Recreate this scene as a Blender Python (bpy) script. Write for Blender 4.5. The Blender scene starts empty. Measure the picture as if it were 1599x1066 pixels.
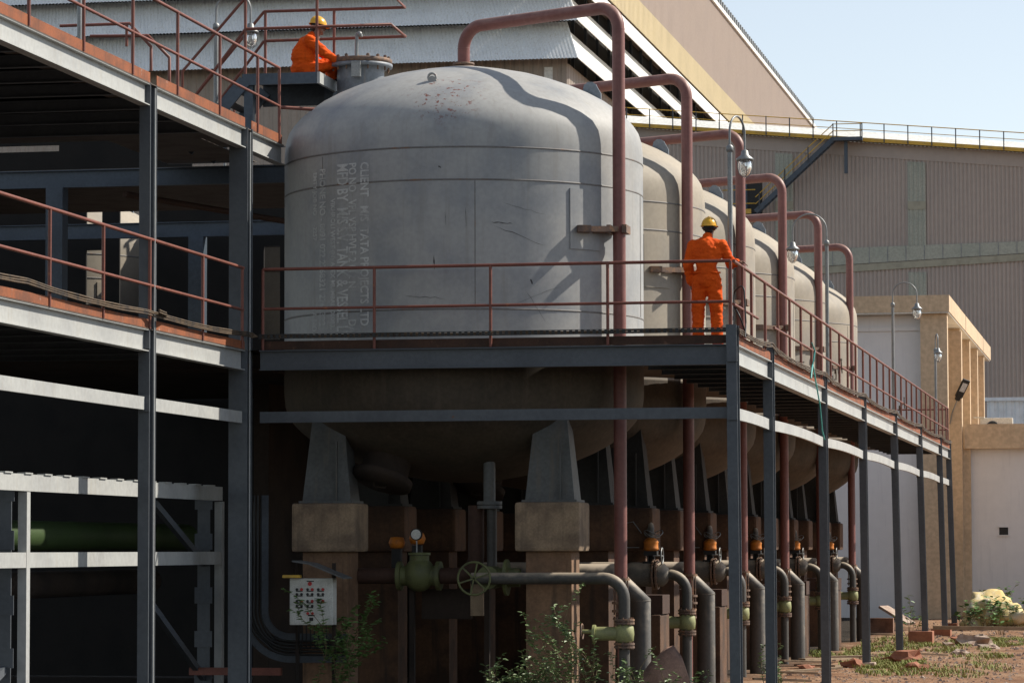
import bpy, bmesh, math, random
from mathutils import Vector, Matrix, noise

# ------------------------------------------------------------------ camera, sky, sun, exposure
scene = bpy.context.scene
C = scene.collection
cam_d = bpy.data.cameras.new('camera')
cam = bpy.data.objects.new('camera', cam_d); C.objects.link(cam)
FPX, PIT, YAW, ROLL = 5192.0, 6.247e-2, 0.18917, -0.002555
_d = Vector((-math.sin(YAW)*math.cos(PIT), math.cos(YAW)*math.cos(PIT), math.sin(PIT)))
_r = Vector((math.cos(YAW), math.sin(YAW), 0)); _u = _r.cross(_d)
_r2 = _r*math.cos(ROLL)+_u*math.sin(ROLL); _u2 = -_r*math.sin(ROLL)+_u*math.cos(ROLL)
_m = Matrix((( _r2.x, _u2.x, -_d.x), (_r2.y, _u2.y, -_d.y), (_r2.z, _u2.z, -_d.z))).to_4x4()
_m.translation = (5.7116, -46.8729, 2.3878)
cam.matrix_world = _m
cam_d.sensor_width = 36; cam_d.lens = FPX/1599*36
cam_d.clip_start = 0.5; cam_d.clip_end = 6000
scene.camera = cam

SUN_AZ, SUN_EL = math.radians(30), math.radians(42)      # azimuth from +X towards +Y
w = bpy.data.worlds.new('World'); scene.world = w; w.use_nodes = True
nt = w.node_tree
sky = nt.nodes.new('ShaderNodeTexSky'); sky.sky_type = 'NISHITA'; sky.sun_disc = False
sky.sun_elevation = SUN_EL; sky.sun_rotation = math.pi/2-SUN_AZ
sky.air_density = 1.0; sky.dust_density = 0.0; sky.ozone_density = 1.0
bg = nt.nodes['Background']; bg.inputs['Strength'].default_value = 0.098
# thin bright haze in the sky: the clear-sky blue partly washed out to white
hz = nt.nodes.new('ShaderNodeHueSaturation'); hz.inputs['Saturation'].default_value = 0.52; hz.inputs['Value'].default_value = 1.1
nt.links.new(sky.outputs[0], hz.inputs['Color']); nt.links.new(hz.outputs[0], bg.inputs[0])
sun_d = bpy.data.lights.new('sun', 'SUN'); sun_d.energy = 5.0; sun_d.angle = math.radians(0.55); sun_d.color = (1.0, 0.93, 0.82)
sun = bpy.data.objects.new('sun', sun_d); C.objects.link(sun)
sd = Vector((math.cos(SUN_EL)*math.cos(SUN_AZ), math.cos(SUN_EL)*math.sin(SUN_AZ), math.sin(SUN_EL)))
sun.rotation_euler = sd.to_track_quat('Z', 'Y').to_euler(); sun.location = (40, 10, 60)
scene.view_settings.view_transform = 'Standard'; scene.view_settings.look = 'None'
scene.view_settings.exposure = 0.4; scene.view_settings.gamma = 1.0
scene.render.engine = 'CYCLES'
scene.cycles.max_bounces = 6; scene.cycles.diffuse_bounces = 3; scene.cycles.use_denoising = True

R = random.Random(7)
PI = math.pi

# ------------------------------------------------------------------ materials
def pmat(name, col, rough=0.6, metal=0.0, col2=None, scale=1.5, th=(0.4, 0.7), streak=None, streak_amt=0.6,
         rust=None, rust_th=(0.62, 0.68), rust_scale=3.0, bump=0.0, bump_scale=40.0, fine=0.12, spec=0.4, zone=None, dust=None):
    """noise mottling col->col2, fine grain, vertical dirt streaks, patches of rust, bump"""
    m = bpy.data.materials.new(name); m.use_nodes = True
    n, l = m.node_tree.nodes, m.node_tree.links
    b = n['Principled BSDF']
    b.inputs['Roughness'].default_value = rough; b.inputs['Metallic'].default_value = metal
    b.inputs['Specular IOR Level'].default_value = spec
    tc = n.new('ShaderNodeTexCoord')
    def nz(sc, det=4, vec=None, r=0.55):
        t = n.new('ShaderNodeTexNoise'); t.inputs['Scale'].default_value = sc; t.inputs['Detail'].default_value = det
        t.inputs['Roughness'].default_value = r
        l.new(vec if vec else tc.outputs['Object'], t.inputs['Vector']); return t.outputs['Fac']
    def rng(f, a, bb, c=0., d=1.):
        t = n.new('ShaderNodeMapRange'); t.inputs[1].default_value = a; t.inputs[2].default_value = bb
        t.inputs[3].default_value = c; t.inputs[4].default_value = d; t.interpolation_type = 'SMOOTHSTEP'
        l.new(f, t.inputs[0]); return t.outputs[0]
    def mix(f, A, B, mode='MIX'):
        t = n.new('ShaderNodeMix'); t.data_type = 'RGBA'; t.blend_type = mode
        if isinstance(f, float): t.inputs[0].default_value = f
        else: l.new(f, t.inputs[0])
        for k, v in ((6, A), (7, B)):
            if isinstance(v, tuple): t.inputs[k].default_value = (*v, 1)
            else: l.new(v, t.inputs[k])
        return t.outputs[2]
    cur = mix(rng(nz(scale), *th), col, col2 if col2 else tuple(c*0.8 for c in col))
    if fine:
        cur = mix(1.0, cur, rng(nz(scale*14, 3), 0.3, 0.7, 1-fine, 1+fine), 'MULTIPLY')
    if streak:
        mp = n.new('ShaderNodeMapping'); mp.inputs['Scale'].default_value = (5, 5, 0.35)
        l.new(tc.outputs['Object'], mp.inputs['Vector'])
        s = rng(nz(1.6, 5, mp.outputs[0], 0.65), 0.5, 0.75, 0, streak_amt)
        cur = mix(s, cur, streak)
    if rust:
        f = rng(nz(rust_scale, 7, None, 0.68), *rust_th)
        if zone:
            zc, zr = zone
            vm = n.new('ShaderNodeVectorMath'); vm.operation = 'DISTANCE'; vm.inputs[1].default_value = zc
            l.new(tc.outputs['Object'], vm.inputs[0])
            mm = n.new('ShaderNodeMath'); mm.operation = 'MULTIPLY'
            l.new(f, mm.inputs[0]); l.new(rng(vm.outputs['Value'], zr*0.5, zr, 1, 0), mm.inputs[1]); f = mm.outputs[0]
        cur = mix(f, cur, rust)
    if dust:                                   # dust settled on upward faces
        ge = n.new('ShaderNodeNewGeometry'); sp = n.new('ShaderNodeSeparateXYZ'); l.new(ge.outputs['Normal'], sp.inputs[0])
        ad = n.new('ShaderNodeMath'); ad.operation = 'ADD'; l.new(sp.outputs['Z'], ad.inputs[0]); l.new(rng(nz(4, 5), .3, .7, -.25, .25), ad.inputs[1])
        cur = mix(rng(ad.outputs[0], .1, .9), cur, dust)
    l.new(cur, b.inputs['Base Color'])
    if bump:
        bp = n.new('ShaderNodeBump'); bp.inputs['Strength'].default_value = bump; bp.inputs['Distance'].default_value = 0.02
        l.new(nz(bump_scale, 4), bp.inputs['Height']); l.new(bp.outputs[0], b.inputs['Normal'])
    return m

M = {}
M['steel'] = pmat('painted_steel', (.41, .415, .40), .5, col2=(.34, .345, .34), scale=.9, streak=(.32, .27, .2), streak_amt=.25, fine=.06)
M['post'] = pmat('shaded_post_steel', (.09, .1, .112), .55, col2=(.072, .08, .092), scale=1.2, rust=(.16, .07, .035), rust_th=(.68, .74), rust_scale=2., fine=.08)  # darker copy of the steel paint, shade of front faces in its colour
M['dark_steel'] = pmat('dark_steel', (.06, .07, .082), .6, col2=(.045, .05, .06), scale=1.5)
M['blue_steel'] = pmat('blue_steel', (.065, .085, .11), .5, col2=(.05, .066, .085), scale=1.5)
M['red'] = pmat('red_oxide_pipe', (.205, .08, .068), .5, col2=(.165, .063, .054), scale=1.3, streak=(.25, .13, .105), streak_amt=.35, dust=(.3, .17, .14), fine=.08)
M['rail'] = pmat('red_rail', (.19, .062, .042), .5, col2=(.15, .05, .035), scale=4, rust=(.3, .1, .04), rust_th=(.6, .7), rust_scale=6)
M['toe'] = pmat('rusty_toe', (.26, .08, .03), .8, col2=(.15, .055, .028), scale=2.2, rust=(.34, .24, .2), rust_th=(.6, .72), rust_scale=5, streak=(.1, .04, .025), streak_amt=.7)
M['plate'] = pmat('deck_plate', (.12, .1, .085), .7, col2=(.08, .06, .05), scale=2)
M['tank'] = pmat('tank_paint', (.345, .3, .235), .7, col2=(.26, .235, .2), scale=.9, streak=(.36, .32, .26), streak_amt=.35, rust=(.2, .1, .06), rust_th=(.71, .75), rust_scale=9, fine=.05, bump=.05, bump_scale=6)
M['tank1'] = pmat('tank_paint_rusted', (.345, .342, .33), .6, col2=(.25, .26, .27), scale=1.1, streak=(.25, .235, .21), streak_amt=.5, rust=(.17, .05, .035), rust_th=(.57, .6), rust_scale=13, fine=.05, bump=.05, bump_scale=6, zone=((.2, -2.2, 8.95), .75))
M['scratch'] = pmat('scratched_primer', (.07, .065, .065), .7)
M['concrete_shaded'] = pmat('shaded_stained_concrete', (.12, .062, .034), .9, col2=(.055, .031, .02), scale=1.6, th=(.35, .65), streak=(.04, .028, .02), streak_amt=.85, bump=.4, bump_scale=14)  # streaked brown concrete, darkened for the shade under the tanks
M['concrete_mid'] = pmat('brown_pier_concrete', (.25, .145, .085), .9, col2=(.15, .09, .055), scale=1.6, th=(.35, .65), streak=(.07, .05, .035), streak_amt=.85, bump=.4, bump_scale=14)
M['seam'] = pmat('weld_seam', (.17, .16, .15), .6, rust=(.2, .12, .08), rust_th=(.55, .65))
M['nozzle'] = pmat('nozzle_grey', (.2, .22, .25), .5, col2=(.16, .18, .2), streak=(.3, .22, .14), streak_amt=.3)
M['flange_rust'] = pmat('rusty_flange', (.17, .11, .08), .7, col2=(.11, .075, .06), scale=5, rust=(.25, .14, .08), rust_th=(.5, .6), rust_scale=9)
M['lugblue'] = pmat('lug_paint', (.2, .235, .27), .5, rust=(.2, .08, .05), rust_th=(.64, .7), rust_scale=8)
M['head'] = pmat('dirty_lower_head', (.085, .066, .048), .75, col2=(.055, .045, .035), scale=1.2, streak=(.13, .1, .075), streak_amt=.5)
M['toe_shaded'] = pmat('shaded_toe', (.07, .035, .022), .8, col2=(.045, .025, .018), scale=3, rust=(.14, .07, .045), rust_th=(.62, .72), rust_scale=5)  # darker copy of the toe plate paint for the shaded front run
M['rust_shaded'] = pmat('rust_and_shade', (.06, .03, .02), .8)  # dark rust; on the valve line, red paint darkened for shade
M['sill'] = pmat('yellowed_sill', (.36, .345, .265), .6, fine=.03)
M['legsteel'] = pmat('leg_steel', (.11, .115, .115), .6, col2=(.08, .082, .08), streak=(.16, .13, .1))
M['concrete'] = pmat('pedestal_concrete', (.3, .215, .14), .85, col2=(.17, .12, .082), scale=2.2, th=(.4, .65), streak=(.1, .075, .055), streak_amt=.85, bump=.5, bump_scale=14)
M['wallblock'] = pmat('dark_brown', (.04, .027, .02), .9, col2=(.02, .015, .012), scale=1.2, streak=(.03, .02, .016), streak_amt=.7)  # near-black brown; on the added wall it stands in for deep shade
M['shade_sheet'] = pmat('shade_black', (.0105, .009, .0078), .9, col2=(.006, .0055, .005))  # near-black that stands in for deep shade
M['dusty'] = pmat('dusty_black_pipe', (.075, .07, .063), .6, col2=(.055, .053, .05), scale=1.6, streak=(.15, .12, .09), streak_amt=.35, dust=(.34, .28, .21))
M['dusty2'] = pmat('dust_covered_pipe', (.13, .115, .095), .7, col2=(.09, .085, .08), scale=3, rust=(.13, .16, .17), rust_th=(.6, .66), rust_scale=4, dust=(.4, .33, .25))
M['valve'] = pmat('green_valve', (.3, .31, .13), .55, col2=(.22, .225, .11), scale=5, rust=(.28, .18, .1), rust_th=(.6, .7), rust_scale=8)
M['legshaded'] = pmat('shaded_leg_steel', (.035, .034, .032), .8, col2=(.022, .021, .02))  # darker copy of the leg steel, shade put into its colour
M['valve_shaded'] = pmat('shaded_green_valve', (.12, .13, .05), .6, col2=(.08, .085, .04), scale=5, rust=(.14, .09, .05), rust_th=(.6, .7), rust_scale=8)  # darker copy of the green valve paint for valves deep in shade
M['greenpipe'] = pmat('green_pipe', (.035, .065, .017), .6, col2=(.028, .05, .015), scale=2)
M['orange'] = pmat('orange_actuator', (.6, .19, .02), .6, col2=(.4, .13, .02), scale=8, streak=(.35, .15, .05), streak_amt=.5)
M['black'] = pmat('black_iron', (.022, .021, .02), .6)
M['cable'] = pmat('dusty_cable', (.1, .066, .038), .7, col2=(.035, .027, .022), scale=5)
M['cable_black'] = pmat('black_cable', (.02, .02, .02), .5)
M['galv'] = pmat('galvanised', (.26, .265, .26), .45, .3, col2=(.19, .2, .2), scale=3)
M['white'] = pmat('white_panel', (.62, .62, .58), .5, col2=(.5, .5, .46), scale=4, rust=(.25, .18, .12), rust_th=(.66, .72), rust_scale=7)
M['btn_black'] = pmat('black_button', (.02, .02, .02), .4); M['btn_red'] = pmat('red_button', (.5, .03, .03), .4)
M['btn_green'] = pmat('green_label', (.03, .2, .08), .5)
M['yellow'] = pmat('yellow_paint', (.62, .38, .05), .55, col2=(.45, .28, .06), scale=2)
M['clad'] = pmat('beige_cladding', (.36, .3, .25), .6, col2=(.33, .275, .23), scale=.25, streak=(.24, .2, .165), streak_amt=.3, fine=.03)
M['clad_cream'] = pmat('cream_cladding', (.56, .46, .27), .55, col2=(.5, .41, .24), scale=.2, streak=(.45, .36, .2), streak_amt=.3, fine=.03)
M['clad_pink'] = pmat('pinkish_cladding', (.36, .285, .235), .6, col2=(.34, .27, .225), scale=.2, streak=(.3, .24, .2), streak_amt=.3, fine=.03)
M['louvre'] = pmat('louvre_sheet', (.82, .84, .84), .45, col2=(.76, .78, .78), scale=.5, streak=(.38, .33, .2), streak_amt=.55, fine=.04)
M['whitesheet'] = pmat('white_sheet', (.8, .79, .74), .5, col2=(.72, .71, .66), scale=.3)
M['void'] = pmat('dark_void', (.03, .028, .026), .9)
M['clad2'] = pmat('brown_cladding', (.42, .36, .315), .6, col2=(.38, .33, .295), scale=.15, streak=(.33, .29, .26), streak_amt=.35, fine=.03)
M['glass2'] = pmat('green_sheet', (.36, .37, .31), .4, col2=(.32, .34, .285), scale=.6, streak=(.42, .42, .35), streak_amt=.4)
M['plaster'] = pmat('beige_plaster', (.56, .42, .28), .85, col2=(.5, .375, .25), scale=.5, streak=(.42, .3, .19), streak_amt=.3, bump=.1)
M['plaster_w'] = pmat('grey_white_plaster', (.72, .7, .69), .85, col2=(.69, .67, .66), scale=.25, fine=.02, streak=(.5, .49, .5), streak_amt=.3, bump=.1)
M['soffit'] = pmat('white_soffit', (.7, .7, .66), .8)
M['bluesheet'] = pmat('pale_blue_sheet', (.6, .68, .74), .5, fine=.03)
M['brick'] = pmat('red_brick', (.34, .14, .08), .9, col2=(.25, .1, .06), scale=8, bump=.3)
M['wood'] = pmat('weathered_plank', (.36, .27, .18), .85, col2=(.25, .18, .12), scale=6)
M['tarp'] = pmat('yellow_foam', (.62, .47, .2), .9, col2=(.62, .55, .4), scale=3, bump=.5, bump_scale=9)
M['earthrock'] = pmat('red_earth_rock', (.27, .16, .115), .95, col2=(.12, .07, .055), scale=3, bump=.6, bump_scale=12)
M['stone'] = pmat('pale_stone', (.42, .33, .27), .9, col2=(.3, .2, .15), scale=5, bump=.4)
M['teal'] = pmat('teal_hose', (.06, .36, .33), .45)
M['helmet'] = pmat('yellow_helmet', (.75, .4, .03), .3, fine=.03)
M['coverall'] = pmat('orange_coverall', (.74, .1, .01), .8, col2=(.6, .075, .009), scale=5, fine=.08, bump=.6, bump_scale=14, spec=.1, streak=(.42, .06, .01), streak_amt=.45)
M['skin'] = pmat('skin', (.17, .085, .05), .55, fine=.05)
M['hair'] = pmat('black_hair', (.012, .01, .01), .6)
M['shoe'] = pmat('dark_shoe', (.03, .025, .02), .6)
M['grass'] = pmat('grass_blade', (.2, .24, .06), .7, col2=(.28, .26, .1), scale=2, spec=.2)
M['leaf'] = pmat('bush_leaf', (.13, .2, .075), .5, col2=(.2, .26, .12), scale=6, spec=.4)
M['leaf2'] = pmat('weed_leaf', (.09, .18, .045), .45, col2=(.15, .24, .08), scale=6, spec=.4)
M['stem'] = pmat('plant_stem', (.16, .12, .06), .8)
M['led'] = pmat('led_lens', (.5, .5, .5), .2)
M['acwhite'] = pmat('unit_white', (.62, .6, .54), .5)

def text_mat():
    m = pmat('faded_stencil', (.66, .66, .64), .6, scale=6)
    n, l = m.node_tree.nodes, m.node_tree.links
    tc = n.new('ShaderNodeTexCoord'); t = n.new('ShaderNodeTexNoise'); t.inputs['Scale'].default_value = 2.6; t.inputs['Detail'].default_value = 5
    l.new(tc.outputs['Object'], t.inputs['Vector'])
    mr = n.new('ShaderNodeMapRange'); mr.inputs[1].default_value = .36; mr.inputs[2].default_value = .66; mr.inputs[3].default_value = .6; mr.inputs[4].default_value = .85
    l.new(t.outputs['Fac'], mr.inputs[0]); l.new(mr.outputs[0], n['Principled BSDF'].inputs['Alpha'])
    return m
M['stencil'] = text_mat()
def glass_mat():
    m = bpy.data.materials.new('lamp_glass'); m.use_nodes = True
    b = m.node_tree.nodes['Principled BSDF']; b.inputs['Base Color'].default_value = (.85, .85, .82, 1); b.inputs['Roughness'].default_value = .12
    b.inputs['Transmission Weight'].default_value = .75; b.inputs['IOR'].default_value = 1.3
    return m
M['glass'] = glass_mat()

def ground_mat():
    m = bpy.data.materials.new('red_dirt'); m.use_nodes = True
    n, l = m.node_tree.nodes, m.node_tree.links; b = n['Principled BSDF']; b.inputs['Roughness'].default_value = .95; b.inputs['Specular IOR Level'].default_value = .15
    tc = n.new('ShaderNodeTexCoord')
    def nz(s, d=5):
        t = n.new('ShaderNodeTexNoise'); t.inputs['Scale'].default_value = s; t.inputs['Detail'].default_value = d; t.inputs['Roughness'].default_value = .65
        l.new(tc.outputs['Object'], t.inputs['Vector']); return t.outputs['Fac']
    def ramp(f, cols):
        r = n.new('ShaderNodeValToRGB'); e = r.color_ramp.elements
        e[0].position, e[0].color = cols[0][0], (*cols[0][1], 1); e[1].position, e[1].color = cols[-1][0], (*cols[-1][1], 1)
        for p, c in cols[1:-1]:
            x = e.new(p); x.color = (*c, 1)
        l.new(f, r.inputs[0]); return r.outputs[0]
    a = ramp(nz(.5), [(.3, (.2, .105, .06)), (.5, (.3, .18, .11)), (.7, (.4, .29, .2))])
    c = ramp(nz(7), [(.35, (.6, .55, .5)), (.65, (1.15, 1.12, 1.1))])
    x = n.new('ShaderNodeMix'); x.data_type = 'RGBA'; x.blend_type = 'MULTIPLY'; x.inputs[0].default_value = 1
    l.new(a, x.inputs[6]); l.new(c, x.inputs[7])
    # near-black ground in front and underneath, added to cut bounced light; red dirt beyond
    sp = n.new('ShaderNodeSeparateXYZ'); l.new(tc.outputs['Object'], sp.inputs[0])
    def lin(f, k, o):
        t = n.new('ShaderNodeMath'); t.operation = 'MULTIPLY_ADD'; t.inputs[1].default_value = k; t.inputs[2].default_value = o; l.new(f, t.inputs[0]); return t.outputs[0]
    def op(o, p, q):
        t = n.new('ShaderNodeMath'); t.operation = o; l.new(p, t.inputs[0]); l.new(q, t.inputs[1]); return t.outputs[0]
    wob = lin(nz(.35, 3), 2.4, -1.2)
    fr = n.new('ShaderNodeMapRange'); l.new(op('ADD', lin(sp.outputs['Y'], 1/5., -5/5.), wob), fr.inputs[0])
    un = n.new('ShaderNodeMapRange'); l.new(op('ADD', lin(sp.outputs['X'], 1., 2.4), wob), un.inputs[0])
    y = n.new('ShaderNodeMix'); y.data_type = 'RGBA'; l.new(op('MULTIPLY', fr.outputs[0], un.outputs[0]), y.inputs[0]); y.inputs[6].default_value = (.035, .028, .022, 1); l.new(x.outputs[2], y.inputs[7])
    l.new(y.outputs[2], b.inputs['Base Color'])
    bp = n.new('ShaderNodeBump'); bp.inputs['Strength'].default_value = .8; bp.inputs['Distance'].default_value = .06
    l.new(nz(9, 8), bp.inputs['Height']); l.new(bp.outputs[0], b.inputs['Normal'])
    return m
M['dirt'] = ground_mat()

# ------------------------------------------------------------------ mesh builder
ORG = {}
class MB:
    def __init__(s): s.v = []; s.f = []; s.sm = []
    def add(s, vs, fs, smooth=False):
        k = len(s.v); s.v += [Vector(p) for p in vs]
        for f in fs: s.f.append([i+k for i in f]); s.sm.append(smooth)
        return s
    def box(s, x0, x1, y0, y1, z0, z1):
        v = [(x, y, z) for x in (x0, x1) for y in (y0, y1) for z in (z0, z1)]
        return s.add(v, [(0, 1, 3, 2), (4, 6, 7, 5), (0, 4, 5, 1), (2, 3, 7, 6), (0, 2, 6, 4), (1, 5, 7, 3)])
    def bbox(s, x0, x1, y0, y1, z0, z1, b=.02):
        bm = bmesh.new(); bmesh.ops.create_cube(bm, size=1)
        for v in bm.verts: v.co = Vector(((x0+x1)/2+v.co.x*(x1-x0), (y0+y1)/2+v.co.y*(y1-y0), (z0+z1)/2+v.co.z*(z1-z0)))
        bmesh.ops.bevel(bm, geom=bm.edges[:], offset=b, segments=2, affect='EDGES', profile=.6)
        bm.verts.index_update(); r = s.add([v.co.copy() for v in bm.verts], [[v.index for v in f.verts] for f in bm.faces]); bm.free(); return r
    def obox(s, c, ax, ay, az):
        c, ax, ay, az = Vector(c), Vector(ax), Vector(ay), Vector(az)
        v = [c+ax*i+ay*j+az*k for i in (-1, 1) for j in (-1, 1) for k in (-1, 1)]
        return s.add(v, [(0, 1, 3, 2), (4, 6, 7, 5), (0, 4, 5, 1), (2, 3, 7, 6), (0, 2, 6, 4), (1, 5, 7, 3)])
    def bar(s, p0, p1, w, h, up=(0, 0, 1)):
        p0, p1 = Vector(p0), Vector(p1); d = (p1-p0); L = d.length; d.normalize(); up = Vector(up)
        x = d.cross(up)
        if x.length < 1e-4: x = d.cross(Vector((0, 1, 0)))
        x.normalize(); y = x.cross(d)
        return s.obox((p0+p1)/2, d*L/2, x*w/2, y*h/2)
    def tube(s, pts, r, seg=10, caps=True, closed=False):
        P = [Vector(p) for p in pts]; n = len(P)
        rr = r if isinstance(r, (list, tuple)) else [r]*n
        T = []
        for i in range(n):
            a = P[i-1] if (i > 0 or closed) else P[i]; b = P[(i+1) % n] if (i < n-1 or closed) else P[i]
            T.append((b-a).normalized())
        u = T[0].orthogonal().normalized(); vs = []
        for i in range(n):
            u = (u-T[i]*u.dot(T[i])).normalized(); w = T[i].cross(u)
            for k in range(seg):
                a = 2*PI*k/seg; vs.append(P[i]+(u*math.cos(a)+w*math.sin(a))*rr[i])
        fs = []
        for i in range(n if closed else n-1):
            for k in range(seg):
                j = (i+1) % n
                fs.append((i*seg+k, i*seg+(k+1) % seg, j*seg+(k+1) % seg, j*seg+k))
        s.add(vs, fs, True)
        if caps and not closed:
            s.add(vs[:seg], [tuple(range(seg))[::-1]]); s.add(vs[-seg:], [tuple(range(seg))])
        return s
    def cyl(s, p0, p1, r, seg=16, r1=None): return s.tube([p0, p1], [r, r if r1 is None else r1], seg)
    def lathe(s, prof, c=(0, 0, 0), seg=32, axis=(0, 0, 1), smooth=True):
        ax = Vector(axis).normalized(); u = ax.orthogonal().normalized(); w = ax.cross(u); c = Vector(c); vs = []; fs = []
        for r, z in prof:
            for k in range(seg):
                a = 2*PI*k/seg; vs.append(c+ax*z+(u*math.cos(a)+w*math.sin(a))*max(r, 1e-4))
        for i in range(len(prof)-1):
            for k in range(seg): fs.append((i*seg+k, i*seg+(k+1) % seg, (i+1)*seg+(k+1) % seg, (i+1)*seg+k))
        return s.add(vs, fs, smooth)
    def ball(s, c, r, seg=16, rings=10):
        if isinstance(r, (int, float)): r = (r, r, r)
        vs = []; fs = []
        for i in range(rings+1):
            t = PI*i/rings
            for k in range(seg):
                a = 2*PI*k/seg; vs.append((c[0]+r[0]*max(math.sin(t), 1e-3)*math.cos(a), c[1]+r[1]*max(math.sin(t), 1e-3)*math.sin(a), c[2]-r[2]*math.cos(t)))
        for i in range(rings):
            for k in range(seg): fs.append((i*seg+k, i*seg+(k+1) % seg, (i+1)*seg+(k+1) % seg, (i+1)*seg+k))
        return s.add(vs, fs, True)
    def prism(s, poly, d):
        n = len(poly); P = [Vector(p) for p in poly]; d = Vector(d)
        return s.add(P+[p+d for p in P], [tuple(range(n))[::-1], tuple(range(n, 2*n))]+[(i, (i+1) % n, n+(i+1) % n, n+i) for i in range(n)])
    def ibeam(s, p0, p1, h, w, tf=.014, tw=.01, up=(0, 0, 1)):
        """I section along p0->p1 whose depth h runs along up; p0,p1 at mid depth"""
        p0, p1, up = Vector(p0), Vector(p1), Vector(up).normalized()
        s.bar(p0+up*(h/2-tf/2), p1+up*(h/2-tf/2), w, tf, up); s.bar(p0-up*(h/2-tf/2), p1-up*(h/2-tf/2), w, tf, up)
        return s.bar(p0, p1, tw, h-2*tf, up)
    def build(s, name, mat, parent=None, fix=False):
        o0 = ORG.get(parent.name, Vector((0, 0, 0))) if parent else Vector((0, 0, 0))
        me = bpy.data.meshes.new(name); me.from_pydata([v-o0 for v in s.v], [], s.f); me.update()
        me.polygons.foreach_set('use_smooth', s.sm)
        if fix:
            bm = bmesh.new(); bm.from_mesh(me); bmesh.ops.recalc_face_normals(bm, faces=bm.faces[:]); bm.to_mesh(me); bm.free()
        o = bpy.data.objects.new(name, me); C.objects.link(o); me.materials.append(M[mat] if isinstance(mat, str) else mat)
        if parent: o.parent = parent
        ORG[o.name] = o0.copy()
        return o

def empty(name, loc, label, cat, group=None):
    o = bpy.data.objects.new(name, None); C.objects.link(o); o.location = loc; o.empty_display_size = .2
    ORG[o.name] = Vector(loc); return tag(o, label, cat, group)
def tag(o, label=None, cat=None, group=None, kind=None):
    if label: o['label'] = label
    if cat: o['category'] = cat
    if group: o['group'] = group
    if kind: o['kind'] = kind
    return o
KIDS = {}
def copy_tree(o, parent=None, skip=()):
    c = o.copy(); C.objects.link(c)
    if parent: c.parent = parent
    for ch in [x for x in C.objects if x.parent == o]:
        if ch.name.split('.')[0] not in skip: copy_tree(ch, c)
    return c
def bend(p0, p1, p2, r, n=6):
    """polyline corner p0-p1-p2 rounded with radius r"""
    p0, p1, p2 = Vector(p0), Vector(p1), Vector(p2)
    a = (p0-p1).normalized(); b = (p2-p1).normalized(); ang = a.angle(b); t = r/math.tan(ang/2)
    s, e = p1+a*t, p1+b*t; c = p1+(a+b).normalized()*(r/math.sin(ang/2)); out = []
    v0, v1 = s-c, e-c; th = v0.angle(v1)
    for i in range(n+1):
        k = i/n; out.append(c+(v0*math.sin((1-k)*th)+v1*math.sin(k*th))/math.sin(th))
    return out
def path(pts, r, n=6):
    out = [Vector(pts[0])]
    for i in range(1, len(pts)-1): out += bend(pts[i-1], pts[i], pts[i+1], r, n)
    return out+[Vector(pts[-1])]
# ------------------------------------------------------------------ ground
def gz(x, y):
    z = .04*noise.noise((x*.5, y*.5, 0))+.025*noise.noise((x*1.7, y*1.7, 3))
    t = min(max((y-47)/12, 0), 1); return z*(1 if y < 80 else .2)-.03+.27*t*t*(3-2*t)
def rngv(a, b, st):
    n = int(round((b-a)/st)); return [a+(b-a)*i/n for i in range(n+1)]
gx = [-2500, -400, -80, -30, -14]+rngv(-9, 9, .3)+[12, 20, 60, 300, 2500]
gy = [-2500, -300, -60, -20, -8]+rngv(-5, 62, .3)+[70, 90, 130, 300, 3500]
mb = MB(); nx = len(gx)
mb.add([(x, y, gz(x, y)) for y in gy for x in gx], [(j*nx+i, j*nx+i+1, (j+1)*nx+i+1, (j+1)*nx+i) for j in range(len(gy)-1) for i in range(nx-1)], True)
tag(mb.build('ground', 'dirt'), kind='structure')

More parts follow.
